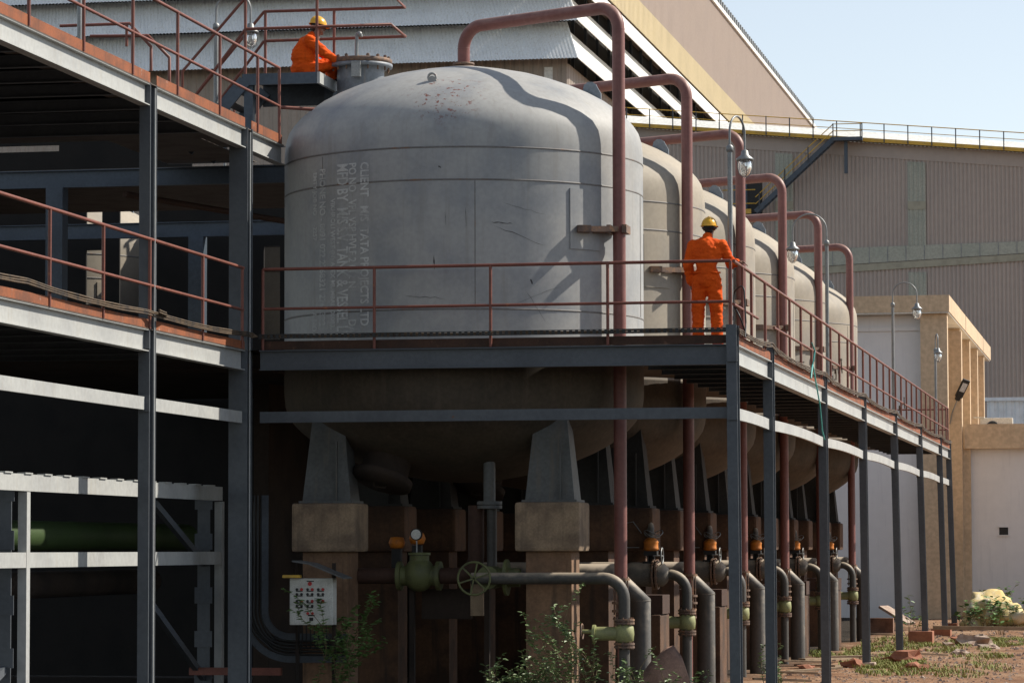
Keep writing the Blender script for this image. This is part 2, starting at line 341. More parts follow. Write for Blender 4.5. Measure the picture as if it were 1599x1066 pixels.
# ------------------------------------------------------------------ tanks
TX, TR = -4.645, 2.77
TY = [3.3, 10.6, 18.15, 25.6, 33.3, 41.6]
PYY = [1.93, 9.4, 17.0, 24.5, 32.4, 40.9]
DOME = [(1, 0), (1, .1), (.998, .2), (.993, .33), (.978, .47), (.95, .59), (.915, .7), (.865, .82), (.8, .95), (.72, 1.07), (.63, 1.18), (.53, 1.28), (.42, 1.37), (.3, 1.44), (.18, 1.5), (.08, 1.525), (0, 1.53)]
ZT, ZB = 8.3, 4.9
def tank(cx, cy, mat, label, group, detail=True):
    t = empty('storage_tank', (cx, cy, 0), label, 'tank', group)
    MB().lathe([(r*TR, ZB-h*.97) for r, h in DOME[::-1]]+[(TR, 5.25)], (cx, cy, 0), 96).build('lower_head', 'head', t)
    prof = [(TR, z) for z in (5.25, 5.8, 6.5, 7.4)]+[(r*TR, ZT+h) for r, h in DOME]
    MB().lathe(prof, (cx, cy, 0), 96).build('shell', mat, t)
    for z in (ZT-.02, 7.8, 5.9):
        MB().lathe([(TR+.001, z-.014), (TR+.007, z-.006), (TR+.007, z+.006), (TR+.001, z+.014)], (cx, cy, 0), 96).build('weld_seam', 'seam', t)
    s = MB()
    for a, z0, z1 in ((70, 7.82, 8.24), (-38, 7.82, 8.24), (15, 5.92, 7.78), (88, 5.92, 7.78)):
        ca, sa = math.sin(math.radians(a)), -math.cos(math.radians(a)); s.cyl((cx+ca*(TR), cy+sa*TR, z0), (cx+ca*TR, cy+sa*TR, z1), .006, 6)
    s.build('weld_seam', 'seam', t)
    for a in (-2, 88, 178, 268):
        ca, sa = math.sin(math.radians(a)), -math.cos(math.radians(a)); r = 2.0
        n = Vector((ca, sa, 0)); tn = Vector((-sa, ca, 0)) ; c = Vector((cx, cy, 9.32))+n*r
        if a == -2: n, tn = tn, n
        p = [c-n*.17-Vector((0, 0, .12)), c+n*.17-Vector((0, 0, .2)), c+n*.17+Vector((0, 0, .05))]+[c+n*.13*math.cos(x)+Vector((0, 0, .08+.16*math.sin(x))) for x in (.3, .8, 1.3, 1.8, 2.4)]
        if a == -2: p = [q+(c-q)*.5 for q in p]
        m = MB().prism([q-tn*.02 for q in p], tn*.04)
        hc = c+Vector((0, 0, .1))
        m.tube([hc+(n*math.cos(x)+Vector((0, 0, 1))*math.sin(x))*.06 for x in [2*PI*i/12 for i in range(12)]], .02, 6, closed=True)
        m.build('lifting_lug', mat if a == -2 else 'lugblue', t, fix=True)
    # saddle plate for the vent pipe support
    m = MB(); a0, a1 = math.radians(46), math.radians(58.5); z0, z1, ri, ro = 6.82, 7.72, TR-.01, TR+.018; n = 8; vs = []
    for i in range(n+1):
        a = a0+(a1-a0)*i/n
        for rr in (ri, ro):
            for z in (z0, z1): vs.append((cx+math.sin(a)*rr, cy-math.cos(a)*rr, z))
    fs = []
    for i in range(n):
        k = i*4; q = k+4; fs += [(k+2, k+3, q+3, q+2), (k+1, k+3, q+3, q+1)[::1], (k, k+2, q+2, q)]
    fs += [(0, 1, 3, 2), (n*4, n*4+2, n*4+3, n*4+1)]
    m.add(vs, fs); m.build('saddle_plate', mat, t, fix=True)
    if detail:
        for sx in (-1, 1):
            for sy in (-1, 1):
                x, y = cx+sx*1.69, cy+sy*1.69; m = MB(); zt = 4.55
                b, tp = .37, .22
                V = [(x+i*b, y+j*b*.8, 3.1) for i, j in ((-1, -1), (1, -1), (1, 1), (-1, 1))]+[(x+i*tp, y+j*tp*.8, zt) for i, j in ((-1, -1), (1, -1), (1, 1), (-1, 1))]
                m.add(V, [(0, 1, 5, 4), (1, 2, 6, 5), (2, 3, 7, 6), (3, 0, 4, 7), (4, 5, 6, 7), (3, 2, 1, 0)])
                m.box(x-.41, x+.41, y-.36, y+.36, 3.085, 3.12)
                m.box(x+.16, x+.175, y-.37, y-.3, 3.12, 4.0)
                m.build('support_leg', 'legsteel' if cy < 4 and sy < 0 else 'legshaded', t)
        m = MB(); m.cyl((cx+.66, cy-1.35, 3.1), (cx+.66, cy-1.35, 4.2), .09, 14); m.cyl((cx+.66, cy-1.35, 3.06), (cx+.66, cy-1.35, 3.11), .19, 18); m.cyl((cx+.66, cy-1.35, 3.0), (cx+.66, cy-1.35, 3.05), .19, 18)
        m.build('outlet_nozzle', 'legsteel', t)
        # inspection hatch hanging off the lower head
        m = MB(); ax = Vector((-.209, -.335, -.92)).normalized(); c = Vector((cx-.9, cy-1.45, 3.64))+ax*.16
        m.lathe([(.36, -.3), (.36, .0), (.46, .0), (.46, .05), (.455, .06), (.455, .11), (0, .11)], c, 28, ax)
        m.tube([c+ax*.12+Vector((-.1, 0, .02)), c+ax*.17+Vector((-.1, 0, 0)), c+ax*.17+Vector((.08, 0, -.02)), c+ax*.12+Vector((.08, 0, -.02))], .012, 6)
        m.build('inspection_hatch', 'wallblock', t)
    # manway neck on the dome
    x, y = cx-1.68, cy+.15; dz = .285
    m = MB(); m.lathe([(.37, 8.9), (.37, 9.62+dz)], (x, y, 0), 32); m.lathe([(.36, 9.62+dz), (.5, 9.62+dz), (.5, 9.675+dz), (.0, 9.675+dz)], (x, y, 0), 32)
    mw = m.build('manway', 'nozzle', t)
    m = MB(); m.lathe([(0, 9.68+dz), (.495, 9.68+dz), (.495, 9.745+dz), (.48, 9.755+dz), (0, 9.755+dz)], (x, y, 0), 32)
    for k in range(16):
        a = 2*PI*k/16+.1; bx, by = x+.44*math.cos(a), y+.44*math.sin(a)
        m.cyl((bx, by, 9.56+dz), (bx, by, 9.8+dz), .016, 6); m.cyl((bx, by, 9.755+dz), (bx, by, 9.79+dz), .03, 6)
    m.build('cover', 'flange_rust', mw)
    m = MB(); m.box(x-.02, x+.12, y-.54, y-.44, 9.42+dz, 9.66+dz); m.tube(path([(x+.04, y-.46, 9.6+dz), (x+.05, y-.46, 10.1+dz), (x+.06, y-.2, 10.1+dz)], .06), .028, 8); m.ball((x+.09, y-.46, 10.09+dz), .045, 10, 6)
    m.build('davit', 'galv', mw)
    return t
TL = ['big grey storage tank nearest the camera with stencilled lettering', 'cream grey storage tank directly behind the lettered tank', 'cream grey tank behind the standing worker, third along the row',
      'domed tank behind the fourth red vent pipe of the row', 'domed tank behind the fifth red vent pipe of the row', 'farthest domed tank of the row, beside the beige building']
tanks = []
for i, y in enumerate(TY): tanks.append(tank(TX, y, 'tank1' if i == 0 else 'tank', TL[i], 'storage tanks along the right walkway'))
R2 = [(-11.0, 18.3, 'tank glimpsed between dark columns under the upper walkway'), (-16.8, 18.3, 'tank glimpsed in the narrow gap at far left under the walkway'), (-11.0, 26.0, 'tank standing behind the second row tank, mostly hidden')]
for x, y, lb in R2[:2]: tank(x, y, 'tank', lb, 'storage tanks in the second row', detail=False)

# lettering painted on the first tank
def stencil(text, phi, ztop, zbot, cap):
    cu = bpy.data.curves.new('t', 'FONT'); cu.body = text; cu.size = 1; cu.resolution_u = 2; cu.offset = .022
    o = bpy.data.objects.new('t', cu); C.objects.link(o); dg = bpy.context.evaluated_depsgraph_get(); dg.update()
    me = bpy.data.meshes.new_from_object(o.evaluated_get(dg)); bpy.data.objects.remove(o)
    bm = bmesh.new(); bm.from_mesh(me); bmesh.ops.triangulate(bm, faces=bm.faces[:]); bm.to_mesh(me); bm.free()
    xs = [v.co.x for v in me.vertices]; ys = [v.co.y for v in me.vertices]
    x0, x1, y0, y1 = min(xs), max(xs), min(ys), max(ys)
    m = MB(); r = TR+.008
    vs = []
    for v in me.vertices:
        a = math.radians(phi)+((v.co.y-y0)/(y1-y0)-.5)*cap/r
        vs.append((TX+math.sin(a)*r, TY[0]-math.cos(a)*r, ztop+(zbot-ztop)*(v.co.x-x0)/(x1-x0)))
    m.add(vs, [list(p.vertices) for p in me.polygons])
    o = m.build('stencil_lettering', 'stencil', tanks[0]); bpy.data.meshes.remove(me)
for a in (('CLIENT   M/S  TATA PROJECTS LTD', -20.7, 8.1, 5.68, .2), ('PO NO   VPL VSP HVLF 2 012 N', -24.8, 8.1, 6.25, .15), ('DATE', -24.8, 5.78, 5.42, .15),
          ('MFD BY  M/S S.V. TANK & VESSEL LTD', -28.8, 8.1, 5.4, .23), ('VIKHROLI WEST (N) APEX MUMBAI.400083.', -33.2, 7.6, 5.66, .13),
          ('PHONE NO - 0091 022 2768321 2768322', -37.8, 8.06, 5.72, .15), ('EMTY JOB NO   P-2257', -42.0, 8.02, 7.0, .13), ('TA NO.HN', -42.0, 6.0, 5.45, .13)):
    stencil(*a)

# scratches and scuffs on the front of the first tank
def on_tank(x, z, r=TR+.003):
    a = math.asin(max(-1, min(1, (x-727.5)/280)))+math.radians(11.6); return Vector((TX+math.sin(a)*r, TY[0]-math.cos(a)*r, z))
rs = random.Random(4)
for (xa, za), (xb, zb), wd in (((770, 7.13), (848, 6.84), .012), ((768, 7.17), (800, 7.15), .02), ((785, 7.45), (852, 7.3), .006), ((683, 6.68), (684, 6.48), .03), ((818, 6.2), (850, 5.7), .01), ((640, 6.1), (700, 6.05), .014), ((730, 7.4), (731, 7.1), .008), ((700, 7.35), (701, 7.1), .006), ((826, 6.35), (829, 6.27), .03), ((600, 6.55), (603, 6.53), .03), ((800, 5.95), (880, 6.3), .006), ((690, 8.0), (694, 7.97), .03)):
    m = MB(); n = 8; vs = []
    for k in range(n+1):
        f = k/n; p = on_tank(xa+(xb-xa)*f, za+(zb-za)*f+rs.uniform(-.012, .012)); w_ = wd*rs.uniform(.35, 1)*(1-abs(2*f-1)**3); s = Vector((0, 0, w_/2)) if abs(xb-xa) > 6 else Vector((w_/2, w_*.1, 0)); vs += [p-s, p+s]
    m.add(vs, [(2*k, 2*k+2, 2*k+3, 2*k+1) for k in range(n)]); m.build('paint_scratch', 'scratch', tanks[0])

# ------------------------------------------------------------------ concrete pedestals under the legs
kinds = {(-1, -1): 'front left', (1, -1): 'front right', (-1, 1): 'back left', (1, 1): 'back right'}
on = ['first', 'second', 'third', 'fourth', 'fifth', 'sixth']
for i, ty in enumerate(TY):
    for (sx, sy), nm in kinds.items():
        x, y = TX+sx*1.69, ty+sy*1.69
        lb = 'stained concrete pedestal under the %s leg of the %s tank of the row' % (nm, on[i])
        p = empty('concrete_pedestal', (x, y, 0), lb, 'pedestal', 'concrete pedestals under the tank legs')
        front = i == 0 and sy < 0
        MB().bbox(x-.5, x+.47, y-.46, y+.46, 2.36, 3.085, .05).build('cap', 'concrete' if front else 'concrete_shaded', p)
        MB().box(x-.35, x+.33, y-.34, y+.34, -.2, 2.37).build('column', 'concrete_mid' if front else 'concrete_shaded', p)

# ------------------------------------------------------------------ red vent pipes
PL = ['dark red vent pipe from the crown of the lettered tank, nearest of six', 'dark red vent pipe passing just left of the standing worker', 'dark red vent pipe behind the tall lamp at the deck corner',
      'fourth dark red vent pipe, between the standing worker and the lower gooseneck lamp', 'fifth dark red vent pipe, behind the lower gooseneck lamp', 'farthest dark red vent pipe, before the beige building']
for i, (ty, py) in enumerate(zip(TY, PYY)):
    zt = 10.5-.028*i
    v = empty('vent_pipe', (-2.0, py, 0), PL[i], 'pipe', 'red vent pipes along the tank row')
    x0, y0 = TX, ty
    m = MB(); m.tube(path([(x0, y0, 9.84), (x0, y0, zt-.03), (-2.0, py, zt), (-2.0, py, 1.95)], .34, 8), .096, 20); m.build('riser', 'red', v)
    m = MB()
    for q in ((x0, y0, zt-.36), (-2.0, py, zt-.35)): m.lathe([(.097, -.006), (.1, 0), (.097, .006)], q, 20)
    a = Vector((-2, py, zt))-Vector((x0, y0, zt)); a.normalize()
    m.lathe([(.097, -.006), (.1, 0), (.097, .006)], Vector((-2, py, zt))-a*.36, 20, a); m.build('weld_ring', 'red', v)
    m = MB(); m.lathe([(.1, 9.83), (.17, 9.83), (.17, 9.865), (.1, 9.865)], (x0, y0, 0), 24); m.lathe([(.1, 9.88), (.165, 9.88), (.165, 9.915), (.1, 9.915)], (x0, y0, 0), 24); m.build('base_flange', 'flange_rust', v)
    # bracket
    a = math.radians(52); s = Vector((TX+math.sin(a)*TR, ty-math.cos(a)*TR, 7.12)); e = Vector((-2.0, py, 7.14))
    m = MB(); m.bar(s-Vector((.06, -.05, 0)), s+Vector((.03, -.2, 0)), .2, .1); m.bar(s+Vector((.02, -.1, 0)), e+Vector((.0, -.13, .0)), .05, .085); m.bar(s+Vector((.1, .1, 0)), e+Vector((.02, .13, .0)), .05, .085)
    m.box(-1.93, -1.86, py-.2, py+.2, 7.08, 7.2); m.box(-2.16, -2.1, py-.2, py+.2, 7.08, 7.2); m.build('support_arm', 'flange_rust', v)
    m = MB(); m.cyl((-2.0, py, -.1), (-2.0, py, 1.96), .052, 14); m.build('drain_leg', 'red', v)
    m = MB()
    for z in (1.93, 1.58, 1.46): m.cyl((-2, py, z), (-2, py, z+.035), .135, 18)
    for k in range(6):
        q = (-2+.1*math.cos(k*PI/3), py+.1*math.sin(k*PI/3)); m.cyl((*q, 1.42), (*q, 1.99), .012, 6)
    m.build('flange', 'flange_rust', v); m = MB()
    for z in (1.35, 1.22): m.cyl((-2, py, z), (-2, py, z+.03), .12, 18)
    for k in range(6):
        q = (-2+.1*math.cos(k*PI/3), py+.1*math.sin(k*PI/3)); m.cyl((*q, 1.2), (*q, 1.4), .012, 6)
    m.build('flange', 'flange_rust', v)

# ------------------------------------------------------------------ walkways
def i_post(x, y, z0, z1, lean=0):
    m = MB(); h = .3
    for zz in (5.145, 4.318): m.box(x-.06, x+.085, y-.185, y-.151, zz-.11, zz+.11)
    m.ibeam((x+lean, y, z0), (x, y, z1), h, .15, .02, .012, up=(0, 1, 0)); return m
ZD = 5.3
XW = -7.18
wk = empty('tank_walkway', (0, 0, 0), 'grey steel walkway on tall posts running round the tanks to the right', 'walkway')
# deck plate with round holes for the tanks
m = MB(); X0, X1 = -8.2, -.02
edges = [0.0]+[(TY[i]+TY[i+1])/2 for i in range(5)]+[51.4]
for i, ty in enumerate(TY):
    ya, yb = edges[i], edges[i+1]; N = 64; inner = []; outer = []
    for k in range(N):
        a = 2*PI*k/N+1e-4; c, s = math.cos(a), math.sin(a); inner.append((TX+c*(TR+.05), ty+s*(TR+.05)))
        tx = ((X1-TX)/c if c > 0 else (X0-TX)/c) if abs(c) > 1e-6 else 1e9; tyy = ((yb-ty)/s if s > 0 else (ya-ty)/s) if abs(s) > 1e-6 else 1e9
        t = min(tx, tyy); outer.append((TX+c*t, ty+s*t))
    for z, fl in ((ZD, False), (ZD-.012, True)):
        vs = [(x, y, z) for x, y in inner]+[(x, y, z) for x, y in outer]
        fs = [(k, N+k, N+(k+1) % N, (k+1) % N) for k in range(N)]
        m.add(vs, [f[::-1] for f in fs] if fl else fs)
    for cx, cy in ((X1, yb), (X0, yb), (X0, ya), (X1, ya)):   # fill the corner slivers
        q = sorted(outer, key=lambda p: (p[0]-cx)**2+(p[1]-cy)**2)
        A = min((p for p in outer if abs(p[0]-cx) < 1e-4), key=lambda p: abs(p[1]-cy), default=None); B = min((p for p in outer if abs(p[1]-cy) < 1e-4), key=lambda p: abs(p[0]-cx), default=None)
        if A and B: m.add([(A[0], A[1], ZD-.006), (cx, cy, ZD-.006), (B[0], B[1], ZD-.006)], [(0, 1, 2)])
m.build('deck_plate', 'plate', wk)
PY = [0.0, 4.55, 13.2, 21.7, 30.2, 38.75, 47.0, 51.4]
MB().ibeam((-7.0, .0, 5.145), (-.15, .0, 5.145), .29, .14).build('edge_beam', 'post', wk)
MB().bar((-7.0, 0, 4.318), (-.15, 0, 4.318), .05, .16).build('brace', 'post', wk)
for i in range(len(PY)-1):
    a, b = PY[i]+.17, PY[i+1]-.17
    MB().ibeam((-.075, a, 5.145), (-.075, b, 5.145), .29, .14).build('edge_beam', 'steel', wk)
    m = MB(); n = 8
    for k in range(n):
        f0, f1 = k/n, (k+1)/n; sag = lambda f: 4.31+.035*4*f*(1-f)*(1 if b-a > 6 else .4)
        m.bar((-.075, a+(b-a)*f0, sag(f0)), (-.075, a+(b-a)*f1, sag(f1)), .05, .165)
    m.build('brace', 'steel', wk)
leans = [.05, .02, .05, .07, .16, .2, .2, .22]
for y, ln in zip(PY, leans): i_post(-.075, y, -.12, 5.56, ln*.6).build('post', 'post', wk)
y = .5
while y < 51:
    MB().ibeam((-1.78, y, 5.2), (-.15, y, 5.2), .16, .075).build('joist', 'post', wk); y += 1.417
for x in (-6.2, -4.6, -3.0): MB().ibeam((x, .08, 5.2), (x, .6, 5.2), .16, .075).build('joist', 'post', wk)
MB().box(-6.95, -.16, .06, .066, 5.305, 5.43).build('toe_plate', 'toe_shaded', wk)
for i in range(len(PY)-1): MB().box(-.03, -.024, PY[i]+.2, PY[i+1]-.2, 5.305, 5.43).build('toe_plate', 'toe', wk)

def rail_run(pts, posts, zt, zm, z0, label, name='handrail', mids=None, r=.024):
    t = empty(name, (*Vector(pts[0])[:2], z0), label, 'railing', 'red tube handrails of the walkways')
    MB().tube([(p[0], p[1], zt) for p in pts], r, 10).build('top_rail', 'rail', t)
    for a, b in (mids or [(pts[0], pts[-1])]): MB().tube([(a[0], a[1], zm), (b[0], b[1], zm)], r*.9, 10).build('mid_rail', 'rail', t)
    for p in posts: MB().cyl((p[0], p[1], z0), (p[0], p[1], zt), r*.95, 10).build('post', 'rail', t)
    return t
rail_run([(-6.97, 0.02), (-.1, 0.02)], [(-6.97, .02), (-5.3, .02), (-3.58, .02), (-1.87, .02), (-.1, .02)], 6.48, 5.9, 5.3, 'dark red two-rail handrail across the front of the lettered tank')
ry = [1.1]+[1.78*k+2.2 for k in range(28)]
rail_run([(-.06, .06), (-.06, 51.2)], [(-.06, y) for y in ry if y < 50.6]+[(-.06, 51.2)], 6.48, 5.86, 5.3, 'long red handrail running away along the right edge of the walkway', mids=[((-.06, .06), (-.06, 3.0)), ((-.06, 5.2), (-.06, 51.2))])
rail_run([(-2.2, 51.3), (-.1, 51.3)], [(-2.2, 51.3), (-1.1, 51.3)], 6.46, 5.86, 5.3, 'short red handrail closing the far end of the walkway')

# left wing, two levels
wg = empty('left_walkway', (XW, -6, 0), 'two-level grey steel walkway at the left with dark underside', 'walkway')
MB().box(-13, XW-.0, -16, .95, ZD-.012, ZD).build('deck_plate', 'plate', wg)
MB().box(-8.15, XW-.0, -0.0, 2.0, 8.538, 8.55).build('deck_plate', 'plate', wg)
MB().box(-13, -8.15, -16, 0.85, 8.538, 8.55).build('deck_plate', 'plate', wg); MB().box(-9.6, -8.16, .85, 4.0, 8.538, 8.55).build('deck_plate', 'plate', wg)
MB().box(-13, XW-.0, -16, -.0, 8.538, 8.55).build('deck_plate', 'plate', wg)
CY = [-16.5, -11.4, -4.75, 0.0]
for i in range(3):
    a, b = CY[i]+.16, CY[i+1]-.16
    MB().ibeam((XW-.075, a, 5.145), (XW-.075, b, 5.145), .29, .14).build('edge_beam', 'steel', wg)
    MB().ibeam((XW-.075, a, 8.395), (XW-.075, b, 8.395), .29, .14).build('edge_beam', 'steel', wg)
    MB().bar((XW-.075, a, 4.318), (XW-.075, b, 4.318), .05, .17).build('brace', 'steel', wg)
    for z, d in ((5.2, ZD), (8.45, 8.55)):
        y = a+.9
        while y < b:
            MB().ibeam((-12.9, y, d-.1), (XW-.15, y, d-.1), .16, .075).build('joist', 'post', wg); y += 1.3
MB().ibeam((XW-.075, .16, 8.395), (XW-.075, 2.1, 8.395), .29, .14).build('edge_beam', 'steel', wg)
for y, zt in ((-4.75, 8.5), (0, 8.5)): MB().tube([(XW+.012, y+.02, .2), (XW+.012, y+.02, zt)], .013, 8).build('lit_edge_rod', 'steel', wg)  # pale rod added to stand for the sunlit flange edge
for y in CY[1:3]: i_post(XW-.075, y, -.1, 8.56).build('post', 'post', wg)
m = MB(); m.box(XW-.26, XW+.02, -.14, -.12, -.1, 8.56); m.box(XW-.26, XW+.02, .12, .14, -.1, 8.56); m.box(XW-.13, XW-.115, -.12, .12, -.1, 8.56); m.build('post', 'post', wg)
for (y0, y1) in ((-16, -11.5), (-11.3, -4.9), (-4.6, -.2)):
    MB().box(XW-.012, XW-.005, y0, y1, 5.305, 5.42).build('toe_plate', 'toe', wg)
    MB().box(XW-.012, XW-.005, y0, y1, 8.555, 8.69).build('toe_plate', 'toe', wg)
MB().box(XW-.012, XW-.005, .16, 1.9, 8.555, 8.69).build('toe_plate', 'toe', wg)
# frames behind: columns and cross beams that carry the rear part of the upper level
for y, x in ((4.0, -11.47), (12.5, -11.6)):
    m = MB(); m.box(x-.14, x+.14, y-.14, y+.14, 5.3, 8.2); m.build('post', 'blue_steel', wg)
    MB().ibeam((-16.5, y, 8.34), (-7.6, y, 8.34), .28, .14).build('cross_beam', 'blue_steel', wg)
    if y < 5: MB().ibeam((-18, y, 7.3), (-14.75, y, 7.3), .28, .14).build('cross_beam', 'blue_steel', wg)
MB().box(-17, -7.6, 4.2, 10.6, 8.5, 8.52).build('deck_plate', 'plate', wg)
MB().tube([(-10.4, 4.2, 8.1), (-8.2, 9.0, 7.95)], .05, 10).build('hanging_pipe', 'rust_shaded', wg)
MB().box(-13, -8.2, 1.0, 14.3, ZD-.03, ZD-.015).build('deck_plate', 'plate', wg)

rail_run([(XW, -12.6), (XW, -.3)], [(XW, y) for y in (-11.1, -8.96, -6.88, -4.9, -2.4, -.35)], 6.48, 5.87, 5.3, 'orange-red handrail of the lower left walkway level')
rail_run([(XW, -12.6), (XW, 1.72)], [(XW, y) for y in (-11.8, -9.77, -7.72, -5.69, -3.66, -1.57, .47, 1.72)], 9.69, 9.11, 8.56, 'red handrail of the upper left walkway level')
rail_run([(XW, 1.75), (-6.6, 2.2)], [(-6.6, 2.2)], 9.1, 9.09, 8.95, 'short red rail stub between upper walkway and tank dome')
# ------------------------------------------------------------------ background buildings
def corr(m, p0, p1, z0, z1, pitch, depth, nrm, smooth=False):
    """trapezoid-ribbed sheet from p0 to p1 (plan points); z0,z1 = (left,right) heights; ribs stand along nrm"""
    p0, p1, nrm = Vector((*p0, 0)), Vector((*p1, 0)), Vector((*nrm, 0)); L = (p1-p0).length; n = max(1, int(L/pitch)); T = []
    for i in range(n):
        for f, h in ((0, 0), (.3, 0), (.42, 1), (.88, 1)): T.append(((i+f)/n, h))
    T.append((1, 0)); vs = []
    for t, h in T:
        q = p0+(p1-p0)*t+nrm*depth*h
        vs += [(q.x, q.y, z0[0]+(z0[1]-z0[0])*t), (q.x, q.y, z1[0]+(z1[1]-z1[0])*t)]
    m.add(vs, [(2*i, 2*i+2, 2*i+3, 2*i+1) for i in range(len(T)-1)])
    return m
# tall hall with three rows of louvre canopies
XB, YB = -47.65, 260.0
hall = empty('factory_hall', (XB, YB, 0), 'tall beige factory hall with rows of white louvre canopies behind the tanks', 'building')
m = MB(); corr(m, (-150, YB), (XB, YB), (0, 0), (50.4, 50.4), .9, .09, (0, -1)); m.box(-150, XB-.3, YB+.3, 498, 0, 47.9)
m.build('front_wall', 'clad', hall)
MB().box(XB-2.2, XB-1.4, YB-.14, YB-.04, 0, 47.8).build('downpipe', 'whitesheet', hall)
m = MB(); corr(m, (XB, YB), (XB, 498), (0, 0), (48.1, 48.1), .9, .09, (1, 0)); m.build('side_wall', 'clad', hall)
m = MB(); m.box(-148, XB-2.6, YB+2.4, 496, 47.9, 58.5); m.build('louvre_opening', 'void', hall)
y = YB+1
while y < 495:
    MB().box(XB-2.4, XB-2.1, y, y+.35, 48, 58.4).build('louvre_frame', 'dark_steel', hall); y += 7.5
x = XB-6
while x > -100: MB().box(x-.35, x, YB+2.1, YB+2.4, 48, 58.4).build('louvre_frame', 'dark_steel', hall); x -= 7.5
DEP, DF = 1.5, 2.6
for z0, z1 in ((48.2, 51.6), (51.75, 54.9), (55.0, 58.2)):
    m = MB(); n = 300; x0, x1 = -150, XB
    # front sheet: ribs run down the slope
    T = []
    for i in range(n):
        for f, h in ((0, 0), (.3, 0), (.42, 1), (.88, 1)): T.append(((i+f)/n, h))
    vs = []
    for t, h in T+[(1, 0)]:
        xl = x0+(x1+DEP-x0)*t; xu = x0+(x1-x0)*t
        vs += [(xl, YB-DF-.05*h, z0+.04*h), (xu, YB-.05*h, z1+.45+.04*h)]
    m.add(vs, [(2*i, 2*i+2, 2*i+3, 2*i+1) for i in range(len(T))])
    m.build('front_canopy', 'louvre', hall)
    m = MB(); z1 -= .25; P = [(XB+DEP, z0), (XB, z1), (XB-.05, z1-.06), (XB+DEP-.05, z0-.06)]
    a = [(XB+DEP, YB-DF, z0), (XB, YB, z1), (XB-.05, YB, z1-.06), (XB+DEP-.05, YB-DF+.05, z0-.06)]
    m.add(a+[(x, 497.5, z) for x, z in P], [(0, 1, 5, 4), (1, 2, 6, 5), (2, 3, 7, 6), (3, 0, 4, 7), (3, 2, 1, 0), (4, 5, 6, 7)])
    m.build('side_canopy', 'whitesheet', hall)
m = MB(); corr(m, (XB, YB), (XB, 498), (58.2, 58.2), (61.4, 61.4), .9, .09, (1, 0)); m.build('cream_band', 'clad_cream', hall)
m = MB(); corr(m, (XB, YB), (XB, 498), (61.4, 61.4), (71.2, 71.2), .9, .09, (1, 0)); m.box(-148, XB-.3, YB+.4, 498, 58.5, 71.2); m.build('upper_wall', 'clad_pink', hall)
m = MB(); corr(m, (-150, YB), (XB, YB), (58.2, 58.2), (71.2, 71.2), .9, .09, (0, -1)); m.build('upper_front_wall', 'clad_pink', hall)
MB().box(XB-.2, XB+.35, YB-.1, 498, 71.2, 71.75).build('roof_trim', 'whitesheet', hall)
m = MB(); m.box(XB-.1, XB+.06, YB, 497.9, 71.75, 71.95); y = YB
while y < 497: m.box(XB-.1, XB+.06, y, y+.85, 71.95, 73.0); y += 2.1
m.build('roof_edge_ribs', 'galv', hall)

# brown hall with a catwalk along its top
YW = 195.0
def wz(x): return 33.85+(x+32.1)*(31.2-33.85)/(32.1-2.85)
wh = empty('clad_hall', (-10, YW, 0), 'brown ribbed metal hall with green skylight strips at right', 'building')
m = MB(); corr(m, (-37, YW), (14, YW), (0, 0), (wz(-37)-.3, wz(14)-.3), .3, .06, (0, -1)); m.box(-37, 14, YW+.2, YW+30, 0, 29.2); m.build('wall', 'clad2', wh)
m = MB(); m.prism([(-37, YW-.1, wz(-37)-1.35), (14, YW-.1, wz(14)-1.35), (14, YW-.1, wz(14)-.32), (-37, YW-.1, wz(-37)-.32)], (0, .06, 0)); m.build('eaves_band', 'clad2', wh, fix=True)
for x0, x1, zb in ((-11.25, -9.95, 24.35), (-20.9, -19.6, 23.9)):
    m = MB(); corr(m, (x0, YW-.11), (x1, YW-.11), (zb, zb), (wz(x0)-1.5, wz(x1)-1.5), .3, .04, (0, -1)); m.build('skylight', 'glass2', wh)
    m = MB(); m.box(x0, x1, YW-.19, YW-.12, (zb+wz(x0))/2-1.2, (zb+wz(x0))/2-.6); m.build('skylight_bar', 'sill', wh)
for x0, x1 in ((-11.25, -9.95), (-20.9, -19.6)):
    m = MB(); corr(m, (x0, YW-.11), (x1, YW-.11), (17, 17), (22.4, 22.4), .3, .04, (0, -1)); m.build('skylight', 'glass2', wh)
st = lambda x: (24.25+(x+15.4)*.018, 22.5+(x+15.4)*.046)
x = -30.0
while x < 12:
    a, b = x, x+1.27; z1a, z0a = st(a); z1b, z0b = st(b)
    m = MB(); m.prism([(a, YW-.17, z0a+.55), (b, YW-.17, z0b+.55), (b, YW-.17, z1b), (a, YW-.17, z1a)], (0, .06, 0)); m.build('window_sheet', 'glass2', wh, fix=True)
    m = MB(); m.box(b, b+.06, YW-.2, YW-.1, z0b+.5, z1b); m.build('mullion', 'galv', wh); x = b+.06
m = MB(); m.prism([(-30, YW-.16, st(-30)[1]), (12, YW-.16, st(12)[1]), (12, YW-.16, st(12)[1]+.5), (-30, YW-.16, st(-30)[1]+.5)], (0, .05, 0)); m.build('sill_band', 'sill', wh, fix=True)
m = MB(); m.prism([(-37, YW+.3, wz(-37)-.6), (14, YW+.3, wz(14)-.6), (14, YW+3, wz(14)+.75), (-37, YW+3, wz(-37)+.95)], (0, .1, 0)); m.build('roof_sheet', 'whitesheet', wh, fix=True)
cw = empty('catwalk', (-20, YW, 30), 'yellow kickplated catwalk railing along the top of the brown hall', 'catwalk')
m = MB(); m.prism([(-37, YW-.9, wz(-37)-.32), (14, YW-.9, wz(14)-.32), (14, YW-.9, wz(14)-.04), (-37, YW-.9, wz(-37)-.04)], (0, .04, 0)); m.build('kick_plate', 'yellow', cw, fix=True)
